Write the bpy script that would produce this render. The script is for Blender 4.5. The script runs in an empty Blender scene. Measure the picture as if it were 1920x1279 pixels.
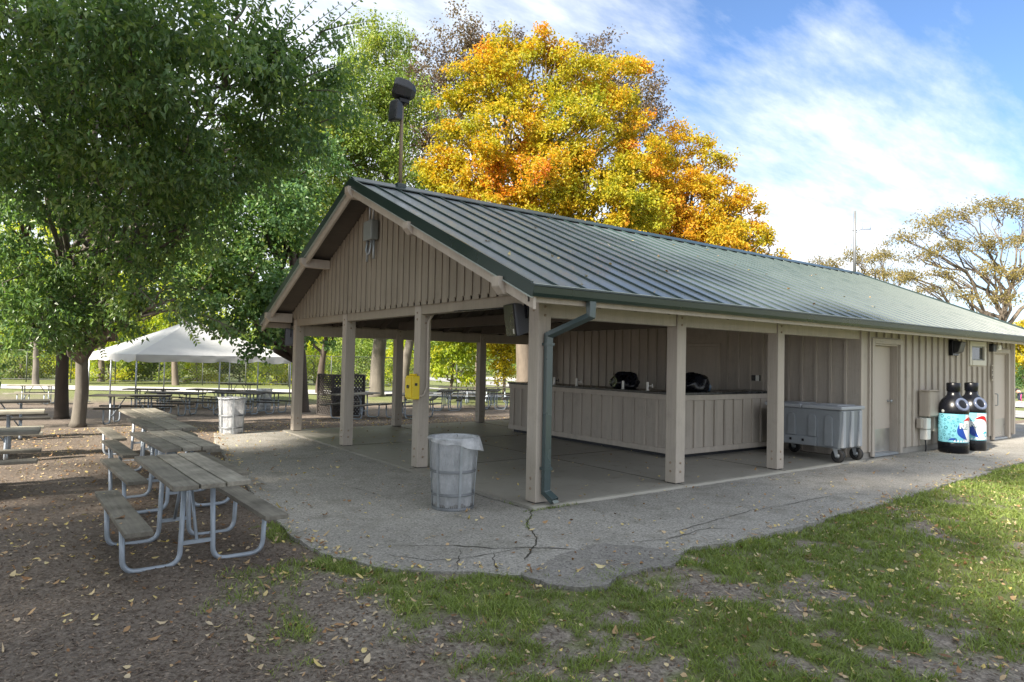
import bpy, math, random
import numpy as np
from mathutils import Vector, Matrix, Euler
random.seed(7)
RNG = np.random.default_rng(7)
SC = bpy.context.scene
COL = SC.collection
rad = math.radians

# ------------------------------------------------------------------ camera
F = 1248.471
YAW, PITCH, ROLL = 0.9399, 0.02889, 0.02058
CP = np.array([-4.873, -6.1466, 1.677])
_c, _s = 0.5896605, 0.80713434
FWD = np.array([0.5896605, 0.80713434, 0.02889042])
RGT = np.array([0.80694983, -0.59026183, 0.02056585])
UPV = np.array([-0.03365232, -0.01118625, 0.999371])

def at(u, q, D):
    """photo pixel -> point at forward depth D"""
    return CP + (FWD + RGT * (u - 960) / F - UPV * (q - 639.5) / F) * D

def onz(u, q, z=0.0):
    d = FWD + RGT * (u - 960) / F - UPV * (q - 639.5) / F
    return CP + d * ((z - CP[2]) / d[2])

def ony(u, q, y):
    d = FWD + RGT * (u - 960) / F - UPV * (q - 639.5) / F
    return CP + d * ((y - CP[1]) / d[1])

def onx(u, q, x):
    d = FWD + RGT * (u - 960) / F - UPV * (q - 639.5) / F
    return CP + d * ((x - CP[0]) / d[0])

cam_d = bpy.data.cameras.new("camera")
cam = bpy.data.objects.new("camera", cam_d)
COL.objects.link(cam)
M = Matrix(((RGT[0], UPV[0], -FWD[0], CP[0]), (RGT[1], UPV[1], -FWD[1], CP[1]), (RGT[2], UPV[2], -FWD[2], CP[2]), (0, 0, 0, 1)))
cam.matrix_world = M
cam_d.sensor_width = 36.0
cam_d.lens = F / 1920 * 36.0
cam_d.clip_start = 0.05
cam_d.clip_end = 3000
SC.camera = cam

def smooth(a, b, x):
    t = np.clip((np.asarray(x, float) - a) / (b - a), 0, 1)
    return t * t * (3 - 2 * t)

_PERM = np.random.default_rng(3).random((256, 256))
def vnoise(x, y, s=1.0, o=0):
    x = np.asarray(x, float) * s + 37.7 * o + 1000; y = np.asarray(y, float) * s + 11.3 * o + 1000
    xi, yi = np.floor(x).astype(int), np.floor(y).astype(int)
    fx, fy = x - xi, y - yi
    fx, fy = fx * fx * (3 - 2 * fx), fy * fy * (3 - 2 * fy)
    g = lambda a, b: _PERM[a % 256, b % 256]
    return (g(xi, yi) * (1 - fx) + g(xi + 1, yi) * fx) * (1 - fy) + (g(xi, yi + 1) * (1 - fx) + g(xi + 1, yi + 1) * fx) * fy
def fbm(x, y, s=1.0, o=0, n=4):
    r = 0; a = 0.5; t = 0
    for i in range(n):
        r = r + a * vnoise(x, y, s * 2 ** i, o + i); t += a; a *= 0.55
    return r / t

def gz(x, y):
    """terrain height"""
    x = np.asarray(x, float); y = np.asarray(y, float)
    z = -0.058 - 0.12 * smooth(9, 13.5, y) - 0.25 * smooth(13, 20, y)
    return z
def gz1(x, y):
    return float(gz(x, y))

# ------------------------------------------------------------------ materials
def nt_new(name):
    m = bpy.data.materials.new(name); m.use_nodes = True
    nt = m.node_tree
    for n in list(nt.nodes): nt.nodes.remove(n)
    out = nt.nodes.new("ShaderNodeOutputMaterial")
    return m, nt, out
def N(nt, typ, **kw):
    n = nt.nodes.new(typ)
    for k, v in kw.items():
        if k in n.inputs: n.inputs[k].default_value = v
        else: setattr(n, k, v)
    return n
def ramp(nt, fac, stops, interp='LINEAR'):
    r = nt.nodes.new("ShaderNodeValToRGB")
    r.color_ramp.interpolation = interp
    els = r.color_ramp.elements
    while len(els) < len(stops): els.new(0.5)
    for e, (p, c) in zip(els, stops):
        e.position = p; e.color = (c[0], c[1], c[2], 1) if not isinstance(c, (int, float)) else (c, c, c, 1)
    nt.links.new(fac, r.inputs[0])
    return r.outputs[0]
def coord(nt, stretch=(1, 1, 1), rnd=True):
    tc = nt.nodes.new("ShaderNodeTexCoord")
    mp = nt.nodes.new("ShaderNodeMapping")
    mp.inputs["Scale"].default_value = stretch
    nt.links.new(tc.outputs["Object"], mp.inputs["Vector"])
    if rnd:
        oi = nt.nodes.new("ShaderNodeObjectInfo")
        mu = N(nt, "ShaderNodeVectorMath", operation='SCALE'); mu.inputs[3].default_value = 37.0
        cb = nt.nodes.new("ShaderNodeCombineXYZ")
        for i in range(3): nt.links.new(oi.outputs["Random"], cb.inputs[i])
        nt.links.new(cb.outputs[0], mu.inputs[0]); nt.links.new(mu.outputs[0], mp.inputs["Location"])
    return mp.outputs[0]
def noise(nt, vec, scale, detail=4, rough=0.55):
    n = N(nt, "ShaderNodeTexNoise"); n.inputs["Scale"].default_value = scale
    n.inputs["Detail"].default_value = detail; n.inputs["Roughness"].default_value = rough
    nt.links.new(vec, n.inputs["Vector"])
    return n.outputs[0]
def math_(nt, op, a, b=None):
    n = N(nt, "ShaderNodeMath", operation=op)
    for i, v in enumerate((a, b)):
        if v is None: continue
        if isinstance(v, (int, float)): n.inputs[i].default_value = v
        else: nt.links.new(v, n.inputs[i])
    return n.outputs[0]
def mixc(nt, fac, a, b, blend='MIX'):
    n = N(nt, "ShaderNodeMix", data_type='RGBA', blend_type=blend)
    for sock, v in ((n.inputs[0], fac), (n.inputs[6], a), (n.inputs[7], b)):
        if isinstance(v, (int, float)): sock.default_value = v
        elif isinstance(v, tuple): sock.default_value = (v[0], v[1], v[2], 1)
        else: nt.links.new(v, sock)
    return n.outputs[2]
def bump(nt, h, strength=0.3, dist=0.01):
    b = N(nt, "ShaderNodeBump"); b.inputs["Strength"].default_value = strength; b.inputs["Distance"].default_value = dist
    nt.links.new(h, b.inputs["Height"])
    return b.outputs[0]
def principled(nt, out, col=None, rough=0.6, metal=0.0, normal=None, spec=0.5, coat=0.0):
    p = nt.nodes.new("ShaderNodeBsdfPrincipled")
    if isinstance(col, tuple): p.inputs["Base Color"].default_value = (col[0], col[1], col[2], 1)
    elif col is not None: nt.links.new(col, p.inputs["Base Color"])
    if isinstance(rough, (int, float)): p.inputs["Roughness"].default_value = rough
    else: nt.links.new(rough, p.inputs["Roughness"])
    p.inputs["Metallic"].default_value = metal
    p.inputs["Specular IOR Level"].default_value = spec
    p.inputs["Coat Weight"].default_value = coat
    if normal is not None: nt.links.new(normal, p.inputs["Normal"])
    if out is not None: nt.links.new(p.outputs[0], out.inputs[0])
    return p

def mk(name, c, var=0.15, scale=3.0, fine=40.0, rough=0.6, metal=0.0, bmp=0.15, stretch=(1, 1, 1), spec=0.5, dirt=None, dirt_amt=0.4, coat=0.0):
    """painted / worn surface: base colour with large and small variation, optional stain colour"""
    m, nt, out = nt_new(name)
    v = coord(nt, stretch)
    n1 = noise(nt, v, scale, 5); n2 = noise(nt, v, fine, 3)
    lo = tuple(x * (1 - var) for x in c); hi = tuple(min(1, x * (1 + var)) for x in c)
    col = ramp(nt, n1, [(0.3, lo), (0.7, hi)])
    col = mixc(nt, 0.25, col, ramp(nt, n2, [(0.35, lo), (0.65, hi)]))
    if dirt is not None:
        n3 = noise(nt, v, scale * 0.6, 8, 0.7)
        f = ramp(nt, n3, [(0.5, 0.0), (0.75, dirt_amt)])
        col = mixc(nt, f, col, dirt)
    nr = bump(nt, n2, bmp, 0.004)
    r = ramp(nt, n1, [(0.3, max(0.02, rough - 0.08)), (0.7, min(1, rough + 0.08))])
    principled(nt, out, col, r, metal, nr, spec, coat)
    return m

TAN = (0.45, 0.402, 0.348)
def board_paint(name, c, grain=1.0):
    m, nt, out = nt_new(name)
    v = coord(nt, (1, 1, 1)); vs = coord(nt, (30, 30, 1.3)); vb = coord(nt, (5, 5, .45))
    g = noise(nt, vs, 2.0, 5, .65); b = noise(nt, vb, 1.0, 6, .65); n3 = noise(nt, v, 2.2, 8, .72); n4 = noise(nt, v, 38, 3, .6)
    geo = nt.nodes.new("ShaderNodeNewGeometry")
    col = ramp(nt, b, [(.3, tuple(x * .84 for x in c)), (.7, tuple(min(1, x * 1.10) for x in c))])
    col = mixc(nt, .30, col, ramp(nt, g, [(.35, tuple(x * .72 for x in c)), (.65, tuple(min(1, x * 1.12) for x in c))]))
    col = mixc(nt, 1.0, col, ramp(nt, geo.outputs["Random Per Island"], [(0, .90), (1, 1.07)]), 'MULTIPLY')
    col = mixc(nt, ramp(nt, n3, [(.54, 0.0), (.72, .42)]), col, tuple(x * .55 for x in c))
    col = mixc(nt, ramp(nt, n4, [(.68, 0.0), (.74, .5)]), col, (.13, .10, .075))
    principled(nt, out, col, ramp(nt, b, [(.3, .5), (.7, .72)]), 0, bump(nt, g, .45 * grain, .006), .4)
    return m
M_tan = board_paint("tan_board_paint", TAN)
M_tanpost = board_paint("tan_post_paint", (0.465, 0.412, 0.352), 1.2)
M_gable = board_paint("shade_darkened_gable_paint", (0.31, 0.268, 0.212), 1.2)  # tan paint darkened, the gable's shade put into its colour
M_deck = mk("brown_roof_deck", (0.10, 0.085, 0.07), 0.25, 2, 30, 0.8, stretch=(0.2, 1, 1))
M_green = mk("green_metal_trim", (0.014, 0.030, 0.029), 0.12, 1.0, 80, 0.32, bmp=0.02, spec=0.6)
M_down = mk("green_downspout_metal", (0.06, 0.088, 0.092), 0.12, 1.0, 80, 0.32, bmp=0.02, spec=0.7)
M_roof = mk("sky_paled_standing_seam_metal", (0.125, 0.145, 0.152), 0.08, 0.7, 30, 0.47, metal=0.1, bmp=0.02, spec=1.0, coat=0.2)  # green pans paled, some of the sky's reflection put into the base colour
M_seam = mk("green_seam_metal", (0.012, 0.035, 0.032), 0.1, 2, 30, 0.4, bmp=0.02)
M_lip = mk("pale_drip_edge", (0.42, 0.47, 0.45), 0.1, 2, 30, 0.35, metal=0.3, bmp=0.02)
M_black = mk("black_plastic", (0.003, 0.0035, 0.006), 0.2, 3, 60, 0.28, bmp=0.03, spec=0.35)
M_dkgrey = mk("dark_grey_plastic", (0.022, 0.024, 0.03), 0.15, 3, 60, 0.45, bmp=0.05)
M_spk = mk("speaker_grey", (0.10, 0.108, 0.13), 0.1, 3, 60, 0.5, bmp=0.05)
M_counter = mk("dark_counter_top", (0.025, 0.027, 0.03), 0.25, 4, 60, 0.25, bmp=0.02)
M_white = mk("white_plastic", (0.78, 0.77, 0.72), 0.05, 4, 60, 0.4, bmp=0.02)
M_ltgrey = mk("light_grey_box", (0.24, 0.26, 0.255), 0.08, 4, 60, 0.45, bmp=0.03)
M_galv = mk("galvanised_steel", (0.40, 0.43, 0.46), 0.15, 8, 90, 0.38, metal=0.55, bmp=0.05)
M_tube = mk("galvanised_blue_grey_tube", (0.34, 0.39, 0.45), 0.12, 6, 90, 0.42, metal=0.25, bmp=0.05, dirt=(0.12, 0.10, 0.08), dirt_amt=0.3)
M_steel = mk("brushed_steel_plate", (0.45, 0.44, 0.42), 0.1, 5, 80, 0.35, metal=0.7, bmp=0.03)
M_yellow = mk("yellow_enamel", (0.80, 0.60, 0.02), 0.06, 4, 60, 0.35, bmp=0.03)
M_cart = mk("grey_moulded_plastic", (0.23, 0.25, 0.27), 0.08, 3, 70, 0.5, bmp=0.08, dirt=(0.14, 0.14, 0.14), dirt_amt=0.25)
M_cartlid = mk("grey_lid_plastic", (0.36, 0.38, 0.41), 0.08, 3, 70, 0.5, bmp=0.08)
M_rubber = mk("black_rubber", (0.018, 0.018, 0.019), 0.2, 6, 60, 0.7)
M_tent = None
M_bag = mk("black_bin_bag", (0.008, 0.009, 0.013), 0.2, 6, 30, 0.25, bmp=0.4)
M_glass = mk("dark_window_glass", (0.05, 0.055, 0.06), 0.1, 2, 20, 0.08, bmp=0.0, spec=0.8)
M_barkg = mk("grey_bark", (0.125, 0.112, 0.094), 0.35, 5, 24, 0.9, bmp=0.9, stretch=(1, 1, 0.22), dirt=(0.08, 0.07, 0.055), dirt_amt=0.8)
M_barkd = mk("dark_brown_bark", (0.065, 0.05, 0.04), 0.3, 5, 24, 0.9, bmp=0.9, stretch=(1, 1, 0.22))
M_barkm = mk("mid_brown_bark", (0.14, 0.115, 0.09), 0.3, 5, 24, 0.9, bmp=0.9, stretch=(1, 1, 0.22))
M_concwall = mk("concrete_plinth", (0.33, 0.31, 0.28), 0.15, 3, 40, 0.85, bmp=0.3)
M_rust = mk("rusty_bolt", (0.30, 0.235, 0.175), 0.3, 20, 60, 0.7)
M_lattice = mk("dark_brown_lattice", (0.035, 0.03, 0.027), 0.2, 5, 40, 0.8)
M_fence = mk("chain_link_galvanised", (0.10, 0.11, 0.10), 0.1, 5, 40, 0.6, metal=0.2)

def wood_mat(name, c1, c2, along='y'):
    m, nt, out = nt_new(name)
    st = (18, 1.2, 18) if along == 'y' else (1.2, 18, 18)
    v = coord(nt, st)
    v2 = coord(nt, (1, 1, 1))
    g = noise(nt, v, 2.0, 6, 0.65)
    b = noise(nt, v2, 3.0, 5, 0.6)
    isl = nt.nodes.new("ShaderNodeNewGeometry")
    col = ramp(nt, g, [(0.3, c1), (0.7, c2)])
    tint = ramp(nt, b, [(0.35, tuple(x * 0.55 for x in c1)), (0.65, tuple(x * 1.1 for x in c2))])
    col = mixc(nt, 0.45, col, tint)
    pl = ramp(nt, isl.outputs["Random Per Island"], [(0, 0.6), (1, 1.3)])
    col = mixc(nt, 1.0, col, pl, 'MULTIPLY')
    principled(nt, out, col, 0.75, 0, bump(nt, g, 0.5, 0.004), 0.35)
    return m
M_wood = wood_mat("weathered_grey_planks", (0.115, 0.105, 0.087), (0.30, 0.28, 0.235))
M_woodd = wood_mat("dark_planks", (0.035, 0.033, 0.03), (0.085, 0.08, 0.07))  # darker tone of the grey planks
M_woodl = wood_mat("pale_sunlit_planks", (0.24, 0.225, 0.18), (0.42, 0.40, 0.33))  # paler planks, sunlight on a table top put into the colour

def leaf_mat(name, stops, trans=0.35, nscale=0.35, rough=0.5, mixn=0.55, spec=0.4, tcol=None):
    """leaf colour from a per-leaf random and a clump-sized noise"""
    m, nt, out = nt_new(name)
    v = coord(nt, (1, 1, 1), rnd=False)
    n1 = noise(nt, v, nscale, 3, 0.6)
    n2 = noise(nt, v, nscale * 4, 3, 0.6)
    geo = nt.nodes.new("ShaderNodeNewGeometry")
    sp = math_(nt, 'ADD', math_(nt, 'MULTIPLY', math_(nt, 'SUBTRACT', n1, 0.5), 1.7 * mixn), math_(nt, 'MULTIPLY', math_(nt, 'SUBTRACT', n2, 0.5), 0.9 * mixn))
    f = math_(nt, 'ADD', math_(nt, 'ADD', sp, 0.5), math_(nt, 'MULTIPLY', math_(nt, 'SUBTRACT', geo.outputs["Random Per Island"], 0.5), 0.95 * (1 - mixn)))
    col = ramp(nt, f, stops)
    p = principled(nt, None, col, rough, 0, None, spec)
    t = nt.nodes.new("ShaderNodeBsdfTranslucent")
    tc = mixc(nt, 1.0, col, (1.25, 1.3, 0.55) if tcol is None else tcol, 'MULTIPLY')
    nt.links.new(tc, t.inputs[0])
    ms = nt.nodes.new("ShaderNodeMixShader"); ms.inputs[0].default_value = trans
    nt.links.new(p.outputs[0], ms.inputs[1]); nt.links.new(t.outputs[0], ms.inputs[2])
    nt.links.new(ms.outputs[0], out.inputs[0])
    return m
L_ash = leaf_mat("dark_green_leaves", [(0.12, (0.058, 0.125, 0.055)), (0.5, (0.125, 0.22, 0.08)), (0.85, (0.27, 0.36, 0.10)), (1.0, (0.42, 0.43, 0.07))], 0.45, 0.5, 0.34, 0.5, 0.7)
L_mid = leaf_mat("mid_green_leaves", [(0.1, (0.06, 0.135, 0.06)), (0.5, (0.115, 0.215, 0.08)), (0.9, (0.25, 0.32, 0.10))], 0.4, 0.3, 0.45, 0.5)
L_lite = leaf_mat("light_green_leaves", [(0.1, (0.10, 0.17, 0.045)), (0.5, (0.19, 0.27, 0.06)), (0.9, (0.36, 0.37, 0.07))], 0.45, 0.3)
L_yg = leaf_mat("yellow_green_leaves", [(0.1, (0.17, 0.26, 0.03)), (0.45, (0.34, 0.42, 0.035)), (0.8, (0.55, 0.50, 0.04)), (1.0, (0.65, 0.48, 0.04))], 0.5, 0.3)
L_yel = leaf_mat("yellow_leaves", [(0.1, (0.20, 0.22, 0.02)), (0.5, (0.50, 0.40, 0.02)), (0.9, (0.68, 0.46, 0.03))], 0.5, 0.4)
L_maple = leaf_mat("autumn_maple_leaves", [(0.05, (0.20, 0.27, 0.03)), (0.32, (0.34, 0.36, 0.03)), (0.54, (0.50, 0.41, 0.028)), (0.68, (0.60, 0.36, 0.028)), (0.80, (0.64, 0.26, 0.03)), (1.0, (0.60, 0.19, 0.08))], 0.5, 0.2, 0.5, 0.72, 0.3, (1.15, 1.05, 0.5))
L_maple2 = leaf_mat("orange_maple_leaves", [(0.08, (0.24, 0.29, 0.035)), (0.38, (0.46, 0.40, 0.028)), (0.65, (0.63, 0.38, 0.028)), (0.92, (0.62, 0.24, 0.05))], 0.5, 0.22, 0.5, 0.65, 0.3, (1.2, 1.0, 0.5))
L_purp = leaf_mat("brown_purple_leaves", [(0.1, (0.07, 0.05, 0.045)), (0.5, (0.13, 0.09, 0.06)), (0.9, (0.18, 0.15, 0.07))], 0.3, 0.3)
L_olive = leaf_mat("olive_gold_leaves", [(0.1, (0.13, 0.11, 0.05)), (0.5, (0.21, 0.175, 0.065)), (0.9, (0.36, 0.28, 0.08))], 0.35, 0.3)

# ------------------------------------------------------------------ mesh builder
class MB:
    def __init__(s): s.v = []; s.f = []; s.sm = []
    def add(s, vs, fs, sm=False):
        b = len(s.v); s.v.extend([tuple(float(c) for c in p) for p in vs])
        s.f.extend([tuple(i + b for i in f) for f in fs]); s.sm.extend([sm] * len(fs))
        return s
    def box(s, x0, x1, y0, y1, z0, z1):
        vs = [(x, y, z) for z in (z0, z1) for y in (y0, y1) for x in (x0, x1)]
        return s.add(vs, [(0, 2, 3, 1), (4, 5, 7, 6), (0, 1, 5, 4), (2, 6, 7, 3), (0, 4, 6, 2), (1, 3, 7, 5)])
    def hexa(s, bottom, top):
        return s.add(list(bottom) + list(top), [(3, 2, 1, 0), (4, 5, 6, 7), (0, 1, 5, 4), (1, 2, 6, 5), (2, 3, 7, 6), (3, 0, 4, 7)])
    def bar(s, p0, p1, w, h, up=(0, 0, 1)):
        p0, p1 = Vector(p0), Vector(p1); d = (p1 - p0).normalized(); u = Vector(up)
        sd = d.cross(u)
        if sd.length < 1e-4: sd = d.cross(Vector((1, 0, 0)))
        sd.normalize(); u = sd.cross(d).normalized()
        a = [p + sd * (i * w / 2) + u * (j * h / 2) for p in (p0, p1) for i, j in ((-1, -1), (1, -1), (1, 1), (-1, 1))]
        return s.add(a, [(3, 2, 1, 0), (4, 5, 6, 7), (0, 1, 5, 4), (1, 2, 6, 5), (2, 3, 7, 6), (3, 0, 4, 7)])
    def tube(s, path, r, n=8, cap=True, sm=True):
        P = [Vector(p) for p in path]; k = len(P)
        R = [r] * k if isinstance(r, (int, float)) else list(r)
        t0 = (P[1] - P[0]).normalized()
        a = t0.cross(Vector((0, 0, 1)))
        if a.length < 0.05: a = t0.cross(Vector((1, 0, 0)))
        a.normalize(); vs = []
        for i in range(k):
            t = (P[min(i + 1, k - 1)] - P[max(i - 1, 0)]).normalized()
            a = (a - t * a.dot(t))
            if a.length < 1e-5: a = t.orthogonal()
            a.normalize(); b = t.cross(a)
            for j in range(n):
                th = 2 * math.pi * j / n
                vs.append(P[i] + (a * math.cos(th) + b * math.sin(th)) * R[i])
        fs = [(i * n + j, i * n + (j + 1) % n, (i + 1) * n + (j + 1) % n, (i + 1) * n + j) for i in range(k - 1) for j in range(n)]
        s.add(vs, fs, sm)
        if cap:
            b = len(s.v) - k * n
            s.f.append(tuple(b + j for j in range(n - 1, -1, -1))); s.sm.append(False)
            s.f.append(tuple(b + (k - 1) * n + j for j in range(n))); s.sm.append(False)
        return s
    def lathe(s, prof, n=24, c=(0, 0, 0), sm=True, a0=0, a1=2 * math.pi, capb=True, capt=True):
        full = abs(a1 - a0 - 2 * math.pi) < 1e-6
        m = n if full else n + 1
        vs = [(c[0] + r * math.cos(a0 + (a1 - a0) * j / n), c[1] + r * math.sin(a0 + (a1 - a0) * j / n), c[2] + z) for r, z in prof for j in range(m)]
        k = len(prof)
        fs = [(i * m + j, i * m + (j + 1) % m, (i + 1) * m + (j + 1) % m, (i + 1) * m + j) for i in range(k - 1) for j in range(n)]
        s.add(vs, fs, sm)
        b = len(s.v) - k * m
        if full and capb and prof[0][0] > 1e-4: s.f.append(tuple(b + j for j in range(m - 1, -1, -1))); s.sm.append(False)
        if full and capt and prof[-1][0] > 1e-4: s.f.append(tuple(b + (k - 1) * m + j for j in range(m))); s.sm.append(False)
        return s
    def prism(s, poly, axis, a, b):
        """poly: 2D points; extruded along axis from a to b (x: poly=(y,z); y: poly=(x,z); z: poly=(x,y))"""
        def P(p, t):
            return {'x': (t, p[0], p[1]), 'y': (p[0], t, p[1]), 'z': (p[0], p[1], t)}[axis]
        n = len(poly)
        vs = [P(p, a) for p in poly] + [P(p, b) for p in poly]
        return s.add(vs, [tuple(range(n - 1, -1, -1)), tuple(range(n, 2 * n))] + [(i, (i + 1) % n, n + (i + 1) % n, n + i) for i in range(n)])
    def move(s, M):
        s.v = [tuple(M @ Vector(p)) for p in s.v]; return s
    def build(s, name, m, parent=None, bev=0.0, seg=1):
        me = bpy.data.meshes.new(name); me.from_pydata(s.v, [], s.f); me.update()
        me.polygons.foreach_set("use_smooth", s.sm)
        me.validate(clean_customdata=False)
        o = bpy.data.objects.new(name, me); COL.objects.link(o)
        if m is not None: me.materials.append(m)
        if parent is not None: o.parent = parent
        import bmesh
        bm = bmesh.new(); bm.from_mesh(me); bmesh.ops.recalc_face_normals(bm, faces=bm.faces); bm.to_mesh(me); bm.free()
        if bev > 0:
            b = o.modifiers.new("edge", 'BEVEL'); b.width = bev; b.segments = seg; b.limit_method = 'ANGLE'; b.angle_limit = rad(40)
        return o

def fast_mesh(name, V, Fidx, m, parent=None, smooth_=False):
    """V (n,3), Fidx (k,3|4)"""
    V = np.ascontiguousarray(V, dtype=np.float32); Fidx = np.ascontiguousarray(Fidx, dtype=np.int32)
    k, c = Fidx.shape
    me = bpy.data.meshes.new(name)
    me.vertices.add(len(V)); me.vertices.foreach_set("co", V.ravel())
    me.loops.add(k * c); me.loops.foreach_set("vertex_index", Fidx.ravel())
    me.polygons.add(k); me.polygons.foreach_set("loop_start", np.arange(0, k * c, c, dtype=np.int32))
    me.polygons.foreach_set("use_smooth", np.full(k, smooth_))
    me.update(calc_edges=True)
    me.materials.append(m)
    o = bpy.data.objects.new(name, me); COL.objects.link(o)
    if parent is not None: o.parent = parent
    return o

def tag(o, label=None, cat=None, group=None, kind=None):
    if label: o["label"] = label
    if cat: o["category"] = cat
    if group: o["group"] = group
    if kind: o["kind"] = kind
    return o
def thing(name, label, cat, loc=(0, 0, 0), rz=0.0, group=None):
    o = bpy.data.objects.new(name, None); COL.objects.link(o)
    o.empty_display_size = 0.1
    o.location = tuple(float(c) for c in loc); o.rotation_euler = (0, 0, rz)
    return tag(o, label, cat, group)
def copy_tree(o, parent=None):
    c = o.copy(); COL.objects.link(c)
    if parent is not None: c.parent = parent
    for ch in list(o.children): copy_tree(ch, c)
    return c

def fillet(pts, r, n=5):
    """round the corners of a polyline"""
    P = [Vector(p) for p in pts]; out = [P[0]]
    for i in range(1, len(P) - 1):
        a, b, c = P[i - 1], P[i], P[i + 1]
        d1, d2 = (a - b), (c - b)
        rr = min(r, d1.length * 0.49, d2.length * 0.49)
        p, q = b + d1.normalized() * rr, b + d2.normalized() * rr
        for k in range(n + 1):
            t = k / n
            out.append(p * (1 - t) ** 2 + b * 2 * t * (1 - t) + q * t * t)
    out.append(P[-1])
    return out

# ------------------------------------------------------------------ world + sun
SUN_AZ = math.atan2(-0.17, -0.985)      # direction towards the sun
SUN_EL = rad(36)
w = bpy.data.worlds.new("World"); SC.world = w; w.use_nodes = True
nt = w.node_tree
for n in list(nt.nodes): nt.nodes.remove(n)
wo = nt.nodes.new("ShaderNodeOutputWorld"); bg = nt.nodes.new("ShaderNodeBackground")
sky = nt.nodes.new("ShaderNodeTexSky"); sky.sky_type = 'NISHITA'; sky.sun_disc = False
sky.sun_elevation = SUN_EL
sky.sun_rotation = math.pi / 2 - SUN_AZ
sky.air_density = 1.0; sky.dust_density = 0.6; sky.ozone_density = 1.5
tc = nt.nodes.new("ShaderNodeTexCoord")
sep = nt.nodes.new("ShaderNodeSeparateXYZ"); nt.links.new(tc.outputs["Generated"], sep.inputs[0])
den = math_(nt, 'ADD', math_(nt, 'MAXIMUM', sep.outputs[2], 0.0), 0.22)
cb = nt.nodes.new("ShaderNodeCombineXYZ")
nt.links.new(math_(nt, 'DIVIDE', sep.outputs[0], den), cb.inputs[0]); nt.links.new(math_(nt, 'DIVIDE', sep.outputs[1], den), cb.inputs[1])
mp = nt.nodes.new("ShaderNodeMapping"); nt.links.new(cb.outputs[0], mp.inputs[0])
mp.inputs["Rotation"].default_value = (0, 0, rad(35)); mp.inputs["Scale"].default_value = (0.8, 2.1, 1); mp.inputs["Location"].default_value = (3.1, 0.7, 0)
n1 = noise(nt, mp.outputs[0], 1.1, 10, 0.58)
n2 = noise(nt, mp.outputs[0], 6.0, 8, 0.62)
cov = math_(nt, 'ADD', math_(nt, 'MULTIPLY', n1, 0.62), math_(nt, 'MULTIPLY', n2, 0.38))
def dirnode(u, q):
    d = at(u, q, 1.0) - CP; d = d / np.linalg.norm(d)
    vm = N(nt, "ShaderNodeVectorMath", operation='DOT_PRODUCT'); vm.inputs[1].default_value = tuple(d)
    nt.links.new(tc.outputs["Generated"], vm.inputs[0]); return vm.outputs["Value"]
clear = math_(nt, 'SUBTRACT', 1.0, dirnode(2080, -60))     # small near the blue corner
bias = ramp(nt, clear, [(0.0, -0.12), (0.05, 0.00), (0.11, 0.20), (0.18, 0.40), (0.3, 0.56), (1.0, 0.60)])
band = ramp(nt, math_(nt, 'SUBTRACT', 1.0, dirnode(1600, 330)), [(0.0, 0.28), (0.012, 0.22), (0.03, 0.0)])
low = ramp(nt, sep.outputs[2], [(0.0, 0.22), (0.2, 0.06), (0.3, 0.0)])
tot = math_(nt, 'ADD', math_(nt, 'ADD', math_(nt, 'ADD', cov, bias), band), low)
cf = ramp(nt, tot, [(0.58, 0.0), (0.78, 0.5), (1.0, 0.96)])
shade = ramp(nt, math_(nt, 'ADD', math_(nt, 'MULTIPLY', n2, 0.5), math_(nt, 'MULTIPLY', n1, 0.5)), [(0.34, (2.3, 2.65, 3.15)), (0.64, (4.35, 4.45, 4.6))])
skyb = mixc(nt, 1.0, sky.outputs[0], (0.49, 0.58, 0.70), 'MULTIPLY')
colr = mixc(nt, cf, skyb, shade)
nt.links.new(colr, bg.inputs[0]); bg.inputs[1].default_value = 0.10
nt.links.new(bg.outputs[0], wo.inputs[0])
sd = bpy.data.lights.new("sun", 'SUN'); sd.energy = 4.4; sd.angle = rad(2.5); sd.color = (1.0, 0.91, 0.78)
so = bpy.data.objects.new("sun", sd); COL.objects.link(so)
ds = Vector((math.cos(SUN_AZ) * math.cos(SUN_EL), math.sin(SUN_AZ) * math.cos(SUN_EL), math.sin(SUN_EL)))
so.rotation_euler = ds.to_track_quat('Z', 'Y').to_euler()
so.location = (-20, -10, 30)
SC.view_settings.view_transform = 'Standard'; SC.view_settings.look = 'None'
SC.view_settings.exposure = 1.8; SC.view_settings.gamma = 1.0
SC.cycles.max_bounces = 8; SC.cycles.diffuse_bounces = 4; SC.cycles.glossy_bounces = 3; SC.cycles.transmission_bounces = 4; SC.cycles.transparent_max_bounces = 8
SC.cycles.use_denoising = True
SC.cycles.sample_clamp_indirect = 6.0

# ------------------------------------------------------------------ ground
PAD_PX = [(400, 812), (408, 835), (440, 880), (480, 930), (525, 985), (560, 1012), (610, 1038), (660, 1052), (720, 1064), (800, 1070), (900, 1074), (990, 1080), (1050, 1083), (1110, 1075), (1180, 1064), (1260, 1045), (1300, 1028), (1400, 1010), (1500, 985), (1600, 958), (1700, 930), (1800, 900), (1860, 884), (1920, 866)]
PAD = [onz(u, q, -0.03)[:2] for u, q in PAD_PX]

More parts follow.
